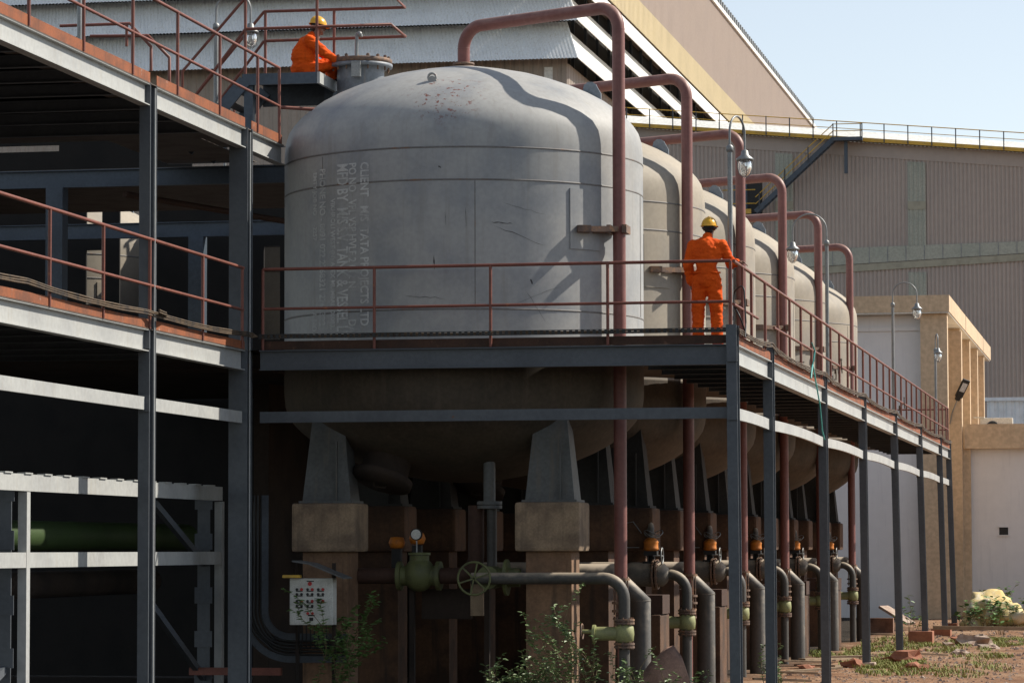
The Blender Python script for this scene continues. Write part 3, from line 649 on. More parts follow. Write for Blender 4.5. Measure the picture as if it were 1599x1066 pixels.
m = MB(); m.prism([(-37, YW-.86, wz(-37)-.3), (14, YW-.86, wz(14)-.3), (14, YW-.05, wz(14)-.3), (-37, YW-.05, wz(-37)-.3)], (0, 0, .05)); m.build('grating', 'dark_steel', cw, fix=True)
for h, r in ((1.05, .035), (.55, .025)):
    MB().tube([(-37, YW-.88, wz(-37)+h), (14, YW-.88, wz(14)+h)], r, 6).build('rail', 'yellow', cw)
x = -33.5
while x < 14:
    MB().box(x-.04, x+.04, YW-.95, YW-.9, wz(x)-.3, wz(x)+1.07).build('post', 'dark_steel', cw); x += 1.72
sr = empty('outside_stair', (-19, YW-1.5, 27), 'blue-grey steel stair climbing to the catwalk on the brown hall', 'stair')
a, b = Vector((-22.2, YW-1.6, 26.9)), Vector((-16.5, YW-1.6, 32.1))
for dy in (0, .9): MB().bar(a+Vector((0, dy, 0)), b+Vector((0, dy, 0)), .08, .34).build('stringer', 'blue_steel', sr)
m = MB()
for k in range(22): q = a+(b-a)*(k/21); m.box(q.x-.14, q.x+.14, q.y+.05, q.y+.85, q.z-.03, q.z)
m.build('treads', 'dark_steel', sr)
MB().box(-16.6, -14.4, YW-1.7, YW-.95, 31.95, 32.2).build('landing', 'blue_steel', sr)
MB().box(-15.75, -15.5, YW-1.2, YW-.95, 29.6, 31.95).build('strut', 'blue_steel', sr)
for h in (1.05, .55): MB().tube([a+Vector((0, -.05, h)), b+Vector((0, -.05, h)), (-14.4, YW-1.65, 32.1+h)], .035, 6).build('rail', 'yellow', sr)
for q in (a+(b-a)*.05, a+(b-a)*.38, a+(b-a)*.68, b, Vector((-14.4, YW-1.6, 32.1))): MB().box(q.x-.04, q.x+.04, q.y-.1, q.y-.04, q.z, q.z+1.1).build('post', 'dark_steel', sr)
pl = empty('door_platform', (-23, YW-1, 26.5), 'yellow-edged platform outside a dark doorway at the stair foot', 'platform')
MB().box(-24.6, -22.1, YW-1.7, YW-.1, 26.5, 26.75).build('deck', 'blue_steel', pl)
MB().box(-24.6, -22.5, YW-1.76, YW-1.7, 26.75, 27.1).build('kick_plate', 'yellow', pl)
MB().box(-22.9, -21.9, YW-.2, YW-.06, 26.8, 29.5).build('doorway', 'black', pl)
MB().box(-23.9, -22.95, YW-.3, YW-.06, 26.8, 29.5).build('door', 'blue_steel', pl)
for h in (1.0, 2.0): MB().tube([(-24.6, YW-1.7, 26.5+h), (-22.2, YW-1.7, 26.5+h)], .04, 6).build('rail', 'yellow', pl)

# beige building with fins
b3 = empty('beige_building', (-2, 57, 0), 'beige plastered building with a row of vertical fins under a flat roof', 'building')
MB().box(-12, -.33, 57, 84.5, 9.74, 10.26).build('roof_slab', 'plaster', b3)
MB().box(-12, -.36, 57.03, 84.4, 9.70, 9.738).build('soffit', 'soffit', b3)
MB().box(-12, -1.2, 57.75, 83, -.3, 9.69).build('wall', 'plaster_w', b3)
MB().box(-1.198, -.95, 58.3, 83, -.3, 9.69).build('side_wall', 'plaster', b3)
MB().box(-12, -1.25, 57.68, 57.745, 9.2, 9.32).build('wall_band', 'plaster_w', b3)
for y in (57.3, 64.4, 70.5, 75.8, 80.6): MB().box(-1.25, -.42, y, y+.5, -.3, 9.695).build('fin', 'plaster', b3)
MB().box(-.328, -.322, 66.4, 66.46, 9.74, 10.26).build('joint', 'dark_steel', b3); MB().box(-.328, -.322, 78.4, 78.46, 9.74, 10.26).build('joint', 'dark_steel', b3)
b4 = empty('low_building', (2, 60, 0), 'low grey-white building with beige parapet and one small black opening', 'building')
MB().box(-.1, 14, 60.3, 72, -.2, 5.56).build('wall', 'plaster_w', b4)
MB().box(-.05, 14, 59.9, 72, 5.56, 6.34).build('parapet', 'plaster', b4)
MB().box(-.62, -.12, 59.7, 60.25, -.2, 9.3).build('pillar', 'plaster', b4)
MB().box(-.118, .12, 60.06, 60.29, -.2, 5.559).build('pillar', 'plaster', b4)
m = MB(); m.box(.99, 1.27, 60.285, 60.297, 2.82, 3.06); m.build('opening', 'black', b4)
m = MB(); m.box(.95, 1.31, 60.25, 60.299, 2.78, 2.82); m.box(.95, 1.31, 60.25, 60.299, 3.06, 3.1); m.build('frame', 'plaster_w', b4)
ac = empty('air_conditioner', (.9, 62, 5.95), 'white outdoor air conditioning unit on the low roof', 'air conditioner')
MB().bbox(.35, 1.4, 61.6, 62.0, 5.95, 6.6, .02).build('casing', 'acwhite', ac); MB().lathe([(.0, 0), (.2, 0), (.2, .02), (.17, .02)], (.75, 61.598, 6.3), 20, (0, -1, 0)).build('fan_grille', 'dark_steel', ac)
MB().box(.15, .5, 61.5, 62.1, 6.6, 6.63).build('lid', 'acwhite', ac)
sh = empty('pale_shed', (2, 95, 0), 'pale blue metal shed wall beyond the low roof', 'building')
m = MB(); corr(m, (-1.0, 95), (12, 95), (0, 0), (8.6, 8.6), .35, .04, (0, -1)); m.box(-1, 12, 95.1, 99, 0, 8.6); m.build('wall', 'bluesheet', sh)
MB().box(-1.1, 12, 94.8, 99.1, 8.6, 8.75).build('roof', 'bluesheet', sh)
sl = empty('street_lamp', (-.5, 59.65, 6.4), 'black flat LED street lamp on a bent arm beside the beige pillar', 'street lamp')
MB().tube([(-.5, 59.68, 6.35), (-.42, 59.6, 6.7), (-.22, 59.4, 7.15)], .022, 8).build('arm', 'galv', sl)
m = MB(); c = Vector((-.07, 59.3, 7.45)); ax = Vector((.17, -.1, .33)).normalized(); sx = Vector((.75, .4, -.25)); sx = (sx-ax*sx.dot(ax)).normalized(); nn = ax.cross(sx)
m.obox(c, ax*.31, sx*.12, nn*.04); m.obox(c-ax*.3, ax*.12, sx*.07, nn*.055); m.build('lamp_head', 'black', sl)
MB().obox(c+ax*.05+nn*.042*(1 if nn.y < 0 else -1), ax*.15, sx*.085, nn*.006).build('lens', 'led', sl)

# added near-black sheet with gaps for the shaded depth behind the left walkway
dk = empty('added_dark_sheet', (-12, 14.5, 0), 'added dark sheet with narrow gaps, standing in for shade behind the left walkway', 'wall')
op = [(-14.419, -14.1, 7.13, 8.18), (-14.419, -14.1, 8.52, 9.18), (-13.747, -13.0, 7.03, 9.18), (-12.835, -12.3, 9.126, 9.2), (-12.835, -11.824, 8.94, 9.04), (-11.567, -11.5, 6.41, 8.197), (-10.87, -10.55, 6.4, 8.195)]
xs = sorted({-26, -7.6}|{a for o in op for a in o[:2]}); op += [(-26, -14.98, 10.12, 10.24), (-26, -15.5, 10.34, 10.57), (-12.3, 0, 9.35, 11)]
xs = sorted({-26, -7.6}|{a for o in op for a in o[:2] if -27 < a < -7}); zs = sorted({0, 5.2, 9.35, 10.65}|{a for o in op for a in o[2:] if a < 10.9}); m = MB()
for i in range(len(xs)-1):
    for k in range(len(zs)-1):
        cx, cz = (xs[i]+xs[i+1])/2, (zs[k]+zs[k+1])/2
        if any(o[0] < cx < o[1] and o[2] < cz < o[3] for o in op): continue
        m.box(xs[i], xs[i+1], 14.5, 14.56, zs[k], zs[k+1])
m.build('sheet', 'shade_sheet', dk)
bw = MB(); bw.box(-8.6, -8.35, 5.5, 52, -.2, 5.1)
tag(bw.build('added_back_wall', 'wallblock'), 'added dark wall shutting out light behind the pedestals under the tanks', 'wall')  # wall added to keep the space beneath the tanks dark
# ------------------------------------------------------------------ landing, stair and guard rails beside the manway
ld = empty('landing', (-7.2, 3, 8.55), 'dark blue steel landing platform by the manway of the lettered tank', 'platform')
LZ = 9.72
MB().box(-7.97, -6.78, 2.5, 3.75, LZ-.012, LZ).build('deck', 'blue_steel', ld)
MB().box(-7.97, -6.78, 2.45, 2.495, LZ-.17, LZ+.005).build('fascia', 'blue_steel', ld); MB().box(-6.775, -6.73, 2.45, 3.75, LZ-.17, LZ+.005).build('fascia', 'steel', ld)
MB().box(-7.97, -6.78, 3.7, 3.745, LZ-.34, LZ-.013).build('fascia', 'dark_steel', ld)
for x, y in ((-7.88, 2.56), (-6.86, 3.6)): MB().box(x-.07, x+.07, y-.06, y+.06, 8.5, LZ-.013).build('leg', 'blue_steel', ld)
for y in (2.47, 3.7): MB().bar((-7.93, y, LZ-.1), (-8.85, y, 8.56), .05, .2).build('stringer', 'blue_steel', ld)
m = MB()
for k in range(5): m.box(-8.08-.17*k-.1, -8.08-.17*k+.1, 2.5, 3.68, LZ-.2-.2*k-.02, LZ-.2-.2*k)
m.build('treads', 'dark_steel', ld)
gr = empty('guard_rail', (-7.2, 2.5, LZ), 'dark red tube guard rails of the landing and steep stair around the seated worker', 'railing', 'red tube handrails of the walkways')
def gt(pts, r=.024): MB().tube(pts, r, 8).build('tube', 'rail', gr)
z1, z2 = 10.43, 10.9
yn, yf = 2.5, 3.72
gt([(-7.93, yn, z1), (-5.62, yn, z1), (-5.67, yf, z1)]); gt([(-7.96, yf, z1), (-5.67, yf, z1)]); gt([(-7.96, yf, z2), (-5.67, yf, z2-.01), (-5.62, yn, z2), (-7.93, yn, z2+.02)])
for x in (-7.93, -6.79): gt([(x, yn, LZ), (x, yn, z2+.02)])
for x in (-7.94, -6.82): gt([(x, yf, LZ if x < -7 else LZ-.05), (x, yf, z2)])
gt([(-7.93, yn, z2+.02), (-8.94, yn, 9.8), (-8.94, yn, 8.55)]); gt([(-7.93, yn, z1), (-8.8, yn, 9.33)])
gt([(-7.96, yf, z2), (-9.09, yf, 9.587)]); gt([(-7.96, yf, z1), (-9.0, yf, 9.1)])
for x, z in ((-8.75, 9.92), (-8.45, 9.75)): gt([(x, yf, 8.55), (x, yf, z)], .02)
sg = empty('stub_rail', (-10.4, 3, 9.9), 'small bent red rails seen behind the upper left kick plate', 'railing', 'red tube handrails of the walkways')
for p in ([(-11.1, 3, 10.66), (-9.95, 3, 10.66), (-9.6, 3, 10.28), (-9.6, 3, 9.9)], [(-10.0, 3, 10.66), (-10.0, 3, 10.3)], [(-10.6, 3, 10.48), (-9.65, 3, 10.46), (-9.3, 3, 10.1), (-9.3, 3, 9.7)]): MB().tube(p, .025, 8).build('tube', 'rail', sg)

# ------------------------------------------------------------------ gooseneck lamps
def gooseneck(x, y, z0, zc, dx, dy, label, mast=.036):
    t = empty('gooseneck_lamp', (x, y, z0), label, 'lamp', 'gooseneck lamps along the walkways')
    L = math.hypot(dx, dy); r = L/2; ux, uy = dx/L, dy/L
    MB().cyl((x, y, z0), (x, y, zc), mast, 12).build('pole', 'galv', t)
    MB().lathe([(mast, zc-.05), (mast+.018, zc-.04), (mast+.018, zc+.03), (.022, zc+.06)], (x, y, 0), 14).build('collar', 'galv', t)
    zt = zc+.24; pts = [(x, y, zc)]+[(x+ux*(r-r*math.cos(a)), y+uy*(r-r*math.cos(a)), zt+r*math.sin(a)) for a in [PI*k/14 for k in range(15)]]+[(x+dx, y+dy, zc+.02)]
    MB().tube(pts, .017, 8).build('arm', 'galv', t)
    c = (x+dx, y+dy, 0); zz = zc-.02
    MB().lathe([(.02, zz+.06), (.05, zz+.04), (.06, zz-.02), (.125, zz-.07), (.13, zz-.1), (.1, zz-.1)], c, 18).build('shade', 'galv', t)
    MB().lathe([(.085, zz-.1), (.1, zz-.16), (.098, zz-.22), (.075, zz-.29), (.04, zz-.325), (0, zz-.335)], c, 18).build('globe', 'glass', t)
    m = MB()
    for k in range(4):
        a = k*PI/2+.4; m.tube([(c[0]+math.cos(a)*rr, c[1]+math.sin(a)*rr, q) for rr, q in ((.11, zz-.1), (.115, zz-.2), (.085, zz-.3), (.02, zz-.35))], .006, 5)
    m.build('wire_guard', 'galv', t)
gooseneck(-.22, 1.0, 5.3, 8.2, .16, .5, 'gooseneck lamp rising beside the standing worker at the deck corner')
gooseneck(-.29, 16.5, 5.3, 8.22, -.65, 0, 'gooseneck lamp with its globe hanging to the left, halfway along the walkway')
gooseneck(-.28, 33.0, 5.3, 8.22, .58, 0, 'gooseneck lamp in front of the white wall panel of the beige building')
gooseneck(-.3, 49.5, 5.3, 8.1, .1, -.4, 'farthest gooseneck lamp, against the beige pillar')
gooseneck(-8.6, 3.2, 8.55, 10.6, .56, 0, 'gooseneck lamp on the upper left level behind the steep stair rails')
gooseneck(-9.95, .5, 8.55, 11.6, .5, 0, 'gooseneck lamp pole cut by the top left picture edge')

# ------------------------------------------------------------------ cables
cb = empty('cable_tray', (-3.5, -.1, 5.48), 'dark perforated cable tray strapped across the front of the walkway', 'cable tray')
m = MB(); z = 5.49
m.box(-7.0, .05, -.11, -.10, z+.025, z+.034); m.box(-7.0, .05, -.11, -.10, z-.034, z-.025); x = -7.0
while x < .05: m.box(x, x+.045, -.109, -.101, z-.026, z+.026); x += .085
m.build('tray', 'cable_black', cb)
for k in range(2): MB().tube([(-7.0+i*.5, -.085+.01*k, 5.475+.025*k+.008*math.sin(i*1.7+k)) for i in range(15)], .014, 6).build('cable', 'cable', cb)
def bundle(pts, label, n, r=.013, mat='cable', amp=.02, name='cable_bundle'):
    t = empty(name, pts[0], label, 'cables', 'cables fixed along the walkways'); P = [Vector(p) for p in pts]
    for k in range(n):
        out = []
        for i in range(len(P)-1):
            L = (P[i+1]-P[i]).length; s = max(2, int(L/.35))
            for j in range(s):
                f = j/s; q = P[i].lerp(P[i+1], f); q.z += -.05*4*f*(1-f)*min(1, L/6)+amp*noise.noise((q.x*1.3+k*7, q.y*1.3, k*3.1)); q.x += .5*amp*noise.noise((q.y*1.1, k*9., 2)); q.z += (k-(n-1)/2)*r*2.1
                out.append(q)
        out.append(P[-1]); MB().tube(out, r, 6).build('cable', mat, t)
    return t
bundle([(.03, -.1, 5.47)]+[(.03, y+d, 5.50+dz) for y in PY[1:-1] for d, dz in ((-.4, .02), (.25, -.02), (.6, -.04))]+[(.03, 51.3, 5.5)], 'brown dusty cables sagging along the right edge of the walkway', 3, amp=.016)
bundle([(XW+.05, -13, 5.55), (XW+.05, -9.9, 5.53), (XW+.05, -5.2, 5.5), (XW+.14, -4.75, 5.47), (XW+.05, -4.3, 5.49), (XW+.06, -.3, 5.52), (XW+.16, -.12, 5.49)], 'brown dusty cables along the lower left walkway', 3, amp=.01)
t = bundle([(XW+.16, -5.0, 5.52), (XW+.18, -4.75, 5.5), (XW+.05, -4.3, 5.52)], 'loose cable end looped round the left post', 2, amp=.01)
t = empty('black_hose', (-.1, .6, 5.5), 'black looped hose at the handrail corner', 'hose')
MB().tube(path([(-.15, .8, 5.6), (-.15, .8, 6.1), (.02, .6, 6.2), (.06, .5, 5.6), (.08, .2, 5.4)], .1, 6), .012, 8).build('hose', 'cable_black', t)
MB().tube(path([(-.2, .7, 6.0), (0, .3, 5.7), (.05, .6, 5.45)], .1, 6), .012, 8).build('hose', 'cable_black', t)
for y, lb in ((16.5, 'tangle of grey cable at the foot of the second walkway lamp'), (33, 'tangle of grey cable at the foot of the third walkway lamp')):
    t = empty('cable_coil', (-.15, y, 5.5), lb, 'cables', 'cables fixed along the walkways')
    for k in range(4): MB().tube([(-.2+.06*k, y+.12*math.sin(a+k), 5.42+.1*k+.28*abs(math.sin(a*.5+k*.4))) for a in [i*.5 for i in range(9)]], .012, 6).build('loop', ('galv', 'cable')[k % 2], t)
th = [(.03, 10.3, 5.93), (.05, 10.6, 5.8), (.04, 10.3, 5.55), (.05, 10.5, 5.4), (.09, 11.0, 4.9), (.1, 11.3, 4.45), (.12, 11.5, 4.3)]
m = MB(); m.tube([Vector(p) for p in th], .013, 6); m.tube([(.04, 10.3, 5.55), (.05, 10.0, 5.42), (.05, 9.9, 5.3)], .016, 6)
tag(m.build('teal_rope', 'teal'), 'teal rope hanging from the right handrail over the beam', 'rope')

# ------------------------------------------------------------------ pipework under the walkway
def flange(m, p, ax, r, t=.03, gap=.045, bolts=8, rp=.08):
    p, ax = Vector(p), Vector(ax).normalized()
    for s in (-1, 1): m.lathe([(rp, -t/2), (r, -t/2), (r, t/2), (rp, t/2)], p+ax*s*gap/2, 20, ax, smooth=False)
    u = ax.orthogonal().normalized(); w = ax.cross(u)
    for k in range(bolts):
        a = 2*PI*k/bolts; q = p+(u*math.cos(a)+w*math.sin(a))*(r*.83); m.cyl(q-ax*(gap/2+t*1.2), q+ax*(gap/2+t*1.2), .011, 6)
    return m
nm = ['nearest', 'second', 'third', 'fourth', 'fifth', 'farthest']
for i, py in enumerate(PYY):
    y = .9 if i == 0 else py-1.05
    x = -1.79 if i == 0 else -1.9
    t = empty('outlet_pipe', (x, y, 0), nm[i]+' dusty black outlet pipe bending down through a green valve, before the %s tank' % on[i], 'pipe', 'outlet pipes with green valves')
    MB().tube(path([(-4.05 if i == 0 else -3.7, y, 1.97), (x, y, 1.97), (x, y, 1.38)], .3, 8), .085, 18).build('elbow', 'dusty', t)
    MB().cyl((x, y, -.1), (x, y, 1.0), .08, 16).build('lower_pipe', 'dusty', t)
    for zf in (1.345, 1.0): flange(MB(), (x, y, zf), (0, 0, 1), .15).build('flange', 'flange_rust', t)
    m = MB(); m.lathe([(.09, 1.04), (.135, 1.07), (.145, 1.17), (.135, 1.27), (.09, 1.31)], (x, y, 0), 20); m.cyl((x-.42, y, 1.17), (x, y, 1.17), .1, 16); m.cyl((x-.46, y, 1.17), (x-.42, y, 1.17), .13, 16)
    m.cyl((x-.62, y, 1.2), (x-.46, y, 1.2), .03, 8); vb = m.build('valve_body', 'valve', t)
    m = MB(); m.tube([(x-.62, y+.11*math.cos(a), 1.2+.11*math.sin(a)) for a in [2*PI*k/16 for k in range(16)]], .012, 6, closed=True); m.bar((x-.62, y-.11, 1.2), (x-.62, y+.11, 1.2), .012, .012); m.bar((x-.62, y, 1.09), (x-.62, y, 1.31), .012, .012, (0, 1, 0)); m.build('handwheel', 'flange_rust', vb)
    # mitred downcomer
    ym = py+.55
    t = empty('mitred_pipe', (-1.79, ym, 0), nm[i]+' wide grey downpipe with mitred bend, beside the %s green valve' % on[i], 'pipe', 'wide mitred downpipes')
    MB().tube([(-4.3, ym, 2.02), (-2.2, ym, 2.02), (-1.79, ym, 1.62), (-1.79, ym, -.1)], .155, 22).build('pipe', 'dusty', t)
    m = MB(); m.lathe([(.155, -.005), (.16, 0), (.155, .005)], (-1.79, ym, 1.62), 20); m.build('weld_ring', 'dusty2', t)
    if i:
        # control valve with an orange actuator
        yv = y; xv = -2.5
        t = empty('control_valve', (xv, yv, 1.97), 'orange actuator valve on dusty flanged pipe below the %s tank, %s of its line' % (on[i], nm[i]), 'valve', 'control valves with orange actuators')
        MB().lathe([(.087, -.62), (.2, -.36), (.205, -.3), (.205, .0), (.2, .03)], (xv, yv, 1.97), 24, (1, 0, 0)).build('reducer', 'dusty2', t)
        MB().lathe([(.2, .12), (.2, .2), (.15, .26), (.088, .3)], (xv, yv, 1.97), 24, (1, 0, 0)).build('reducer', 'dusty2', t)
        m = MB(); flange(m, (xv+.075, yv, 1.97), (1, 0, 0), .255, .03, .06, 12, .1); m.build('flange', 'flange_rust', t)
        m = MB(); m.box(xv-.06, xv-.03, yv-.05, yv+.05, 2.15, 2.38); m.box(xv+.03, xv+.06, yv-.05, yv+.05, 2.15, 2.38); m.cyl((xv, yv, 2.1), (xv, yv, 2.4), .03, 8); m.box(xv-.13, xv+.13, yv-.09, yv+.09, 2.14, 2.19); m.box(xv-.11, xv+.11, yv-.1, yv+.1, 2.28, 2.36); m.build('yoke', 'black', t)
        MB().lathe([(0, 2.34), (.07, 2.35), (.12, 2.38), (.128, 2.4), (.12, 2.42), (.12, 2.49), (.128, 2.51), (.11, 2.54), (.06, 2.58), (0, 2.6)], (xv, yv, 0), 20).build('actuator', 'orange', t)
        MB().lathe([(.055, 2.58), (.055, 2.74), (.04, 2.82), (0, 2.84)], (xv, yv, 0), 12).build('stem_cover', 'dusty2', t)
        for k in range(2): MB().tube([(xv+.16*math.cos(a)+.05, yv+.1*math.sin(a)-.05, 2.66+.05*math.sin(a*2+k)-.03*k) for a in [2*PI*q/14+k for q in range(13)]], .009, 5).build('cable', 'galv', t)
        MB().tube([(xv-.16, yv, 2.66), (xv-.3, yv, 2.85), (xv-.42, yv, 2.83), (xv-.5, yv, 2.55), (xv-.5, yv, 2.42), (xv-.2, yv, 2.42)], .009, 5).build('cable', 'galv', t)
        m = MB(); m.tube([(xv+.2, yv+.13*math.cos(a)-.1, 2.28+.13*math.sin(a)) for a in [2*PI*k/18 for k in range(18)]], .013, 6, closed=True); m.cyl((xv+.05, yv-.1, 2.28), (xv+.21, yv-.1, 2.28), .015, 6); m.bar((xv+.2, yv-.23, 2.28), (xv+.2, yv+.03, 2.28), .014, .014); m.build('handwheel', 'galv', t)
hp = MB(); hp.tube([(-3.2, 3.4, 2.28), (-3.2, 44, 2.28)], .1, 14); tag(hp.build('header_pipe', 'dusty2'), 'long dust covered header pipe running under the tank row', 'pipe')
hp = MB(); hp.tube([(-4.6, 3.6, 2.1), (-2.2, 3.6, 2.1)], .095, 14); tag(hp.build('branch_pipe', 'dusty2'), 'dusty tan branch pipe passing behind the nearest red riser', 'pipe')
for i, py in enumerate(PYY[:-1]):     # low blocks that carry the pipes
    p = empty('pipe_plinth', (-2.35, py+4.2, 0), 'brown plastered block between the %s and %s red pipes' % (on[i], on[i+1]), 'plinth', 'plinths that carry the pipes')
    MB().bbox(-3.0, -1.95, py+3.7, py+4.7, -.1, 1.35, .03).build('block', 'concrete_shaded', p); MB().box(-2.9, -1.93, py+3.8, py+4.6, 1.36, 1.66).build('saddle', 'rust_shaded', p)
# line with the green globe valve below the first tank
t = empty('valve_line', (-5.07, 2.0, 2.0), 'dark red pipe with round green globe valve and gauge under the lettered tank', 'valve')
MB().tube(path([(-6.4, 2.0, 2.0), (-4.2, 2.0, 2.0), (-4.2, 2.0, 3.05)], .3, 8), .12, 18).build('pipe', 'rust_shaded', t)
m = MB(); m.ball((-5.07, 2, 2.02), (.25, .24, .26)); m.cyl((-5.4, 2, 2.0), (-5.34, 2, 2.0), .22, 20); m.cyl((-4.8, 2, 2.0), (-4.74, 2, 2.0), .22, 20); m.cyl((-5.34, 2, 2.0), (-4.8, 2, 2), .15, 16); m.cyl((-5.07, 2, 2.2), (-5.07, 2, 2.3), .15, 18); m.cyl((-5.07, 2, 2.31), (-5.07, 2, 2.35), .17, 18); m.build('valve_body', 'valve_shaded', t)
MB().cyl((-5.1, 1.95, 2.35), (-5.1, 1.95, 2.56), .012, 6).build('gauge_stem', 'galv', t)
m = MB(); m.lathe([(0, 0), (.09, 0), (.09, .05), (0, .05)], (-5.1, 1.9, 2.62), 20, (0, 1, 0)); g = m.build('gauge', 'black', t)
MB().lathe([(0, 0), (.075, 0)], (-5.1, 1.897, 2.62), 20, (0, 1, 0)).build('dial', 'white', g)
t = empty('gate_valve', (-3.85, 1.15, 1.98), 'green gate valve with a round handwheel facing the camera', 'valve')
m = MB(); m.cyl((-3.85, 1.1, 1.98), (-3.85, 1.6, 1.98), .17, 18); m.cyl((-3.75, 1.3, 1.98), (-3.4, 1.3, 1.98), .14, 16); m.cyl((-3.62, 1.3, 1.98), (-3.58, 1.3, 1.98), .27, 18); m.build('body', 'valve_shaded', t)
m = MB(); c = Vector((-3.99, .8, 1.97)); m.tube([c+Vector((.24*math.cos(a), 0, .24*math.sin(a))) for a in [2*PI*k/24 for k in range(24)]], .017, 8, closed=True)
for k in range(3): a = k*PI/3+.3; m.bar(c-Vector((.24*math.cos(a), 0, .24*math.sin(a))), c+Vector((.24*math.cos(a), 0, .24*math.sin(a))), .022, .022, (0, 1, 0))
m.cyl(c, (-3.95, 1.12, 1.98), .022, 8); m.build('handwheel', 'valve_shaded', t)
for k, (x, z) in enumerate(((-5.62, 2.5), (-5.3, 2.56))):
    t = empty('small_actuator', (x, 2.9, z), 'small orange actuator in the shade, %s of the pair behind the control panel pedestal' % ('left' if k == 0 else 'right'), 'valve', 'control valves with orange actuators')
    MB().lathe([(0, -.09), (.1, -.08), (.13, 0), (.1, .08), (0, .09)], (x, 2.9, z), 18).build('actuator', 'orange', t); MB().box(x-.07, x+.07, 2.83, 2.97, z-.4, z-.1).build('yoke', 'black', t)
t = empty('downcomer', (-3.87, 1.95, 2.9), 'thin dark pipe dropping from the outlet nozzle of the lettered tank', 'pipe')
MB().cyl((-3.95, 1.95, 2.05), (-3.95, 1.95, 3.0), .075, 14).build('pipe', 'dusty', t)
t = empty('junction_panel', (-4.6, 2.3, 1.4), 'brown junction box between posts below the green globe valve', 'box')
MB().box(-5.1, -4.35, 2.3, 2.45, 1.35, 1.8).build('case', 'wallblock', t); MB().box(-4.34, -4.15, 2.25, 2.45, 1.4, 1.95).build('side_box', 'wood', t)
for x, lb in ((-5.2, 'thin steel support post under the green globe valve, left'), (-4.05, 'thin steel support post under the gate valve')):
    t = MB(); t.box(x-.04, x+.04, 2.05, 2.13, -.1, 1.85); tag(t.build('support_post', 'wallblock'), lb, 'post')
# control panel
t = empty('push_button_station', (-6.33, .35, 1.3), 'white push button control panel under a bent rain hood', 'control panel')
MB().bbox(-6.65, -6.0, .36, .6, 1.3, 1.98, .012).build('case', 'white', t)
MB().box(-6.62, -6.07, .35, .358, 1.33, 1.95).build('door', 'white', t)
for x in (-6.5, -6.34, -6.18):
    for z in (1.81, 1.74, 1.64, 1.57):
        m = MB()
        if x == -6.18 and z == 1.57: continue
        m.box(x-.05, x+.05, .344, .35, z-.024, z-.008)
        m.cyl((x-.035, .35, z+.008), (x-.035, .335, z+.008), .02, 10)
        if z < 1.6 or z == 1.74: m.cyl((x+.035, .35, z+.008), (x+.035, .335, z+.008), .02, 10)
        m.build('button_row', 'btn_black', t)
m = MB()
m.box(-6.37, -6.27, .344, .35, 1.43, 1.45); m.box(-6.35, -6.29, .344, .35, 1.36, 1.41); m.box(-6.39, -6.28, .344, .35, 1.93, 1.945); m.build('name_strip', 'btn_black', t)
m = MB()
for x in (-6.5, -6.34, -6.18):
    for z in (1.81, 1.64): MB().cyl((x+.035, .35, z+.008), (x+.035, .335, z+.008), .022, 10).build('red_button', 'btn_red', t)
for x, z, r in ((-6.34, 1.9, .03), (-6.3, 1.47, .02), (-6.37, 1.47, .02)): MB().cyl((x, .35, z), (x, .33, z), r, 12).build('red_button', 'btn_red', t)
m = MB(); m.prism([(-6.55, .1, 2.22), (-6.3, .1, 2.18), (-5.78, .1, 1.97), (-5.78, .1, 1.99), (-6.3, .1, 2.2), (-6.55, .1, 2.24)], (0, .55, 0)); m.build('rain_hood', 'legsteel', t, fix=True)
MB().bbox(-6.72, -6.45, .2, .3, 1.985, 2.03, .01).build('tube_lamp', 'yellow', t)
for x in (-6.6, -6.05): MB().box(x-.025, x+.025, .61, .66, -.1, 2.2).build('leg', 'wallblock', t)
m = MB()
for k in range(8): m.tube([(-6.55+.06*k, .48, 1.3), (-6.55+.06*k, .5, 1.15), (-6.6+.07*k, .6, .95)], .01, 5)
m.build('cable_tails', 'cable_black', t)
# cable tray loop to the left of the panel
t = empty('cable_ladder', (-7.2, .9, .7), 'dark ladder tray of cables curving down beside the control panel', 'cable tray')
pc = path([(-7.33, .9, 3.2), (-7.33, .9, .95), (-5.9, .9, .95)], .55, 10); oo = [Vector((-7.5, .9, 3.2))]; 
for sgn, nmz in ((-.165, 'outer'), (.165, 'inner')):
    pp = []
    for i, q in enumerate(pc):
        a = pc[max(i-1, 0)]; b = pc[min(i+1, len(pc)-1)]; d = (b-a).normalized(); nn = Vector((-d.z, 0, d.x)); pp.append(q-nn*sgn)
    m = MB(); 
    for i in range(len(pp)-1): m.bar(pp[i], pp[i+1], .1, .02, (0, 1, 0))
    m.build('side_rail', 'dark_steel', t)
for k in range(5): MB().tube([q+Vector((.05*k-.1 if i < 8 else 0, .02*math.sin(k*2), 0 if i < 8 else .05*k-.1)) for i, q in enumerate(pc)], .02, 6).build('cable', 'cable_black', t)

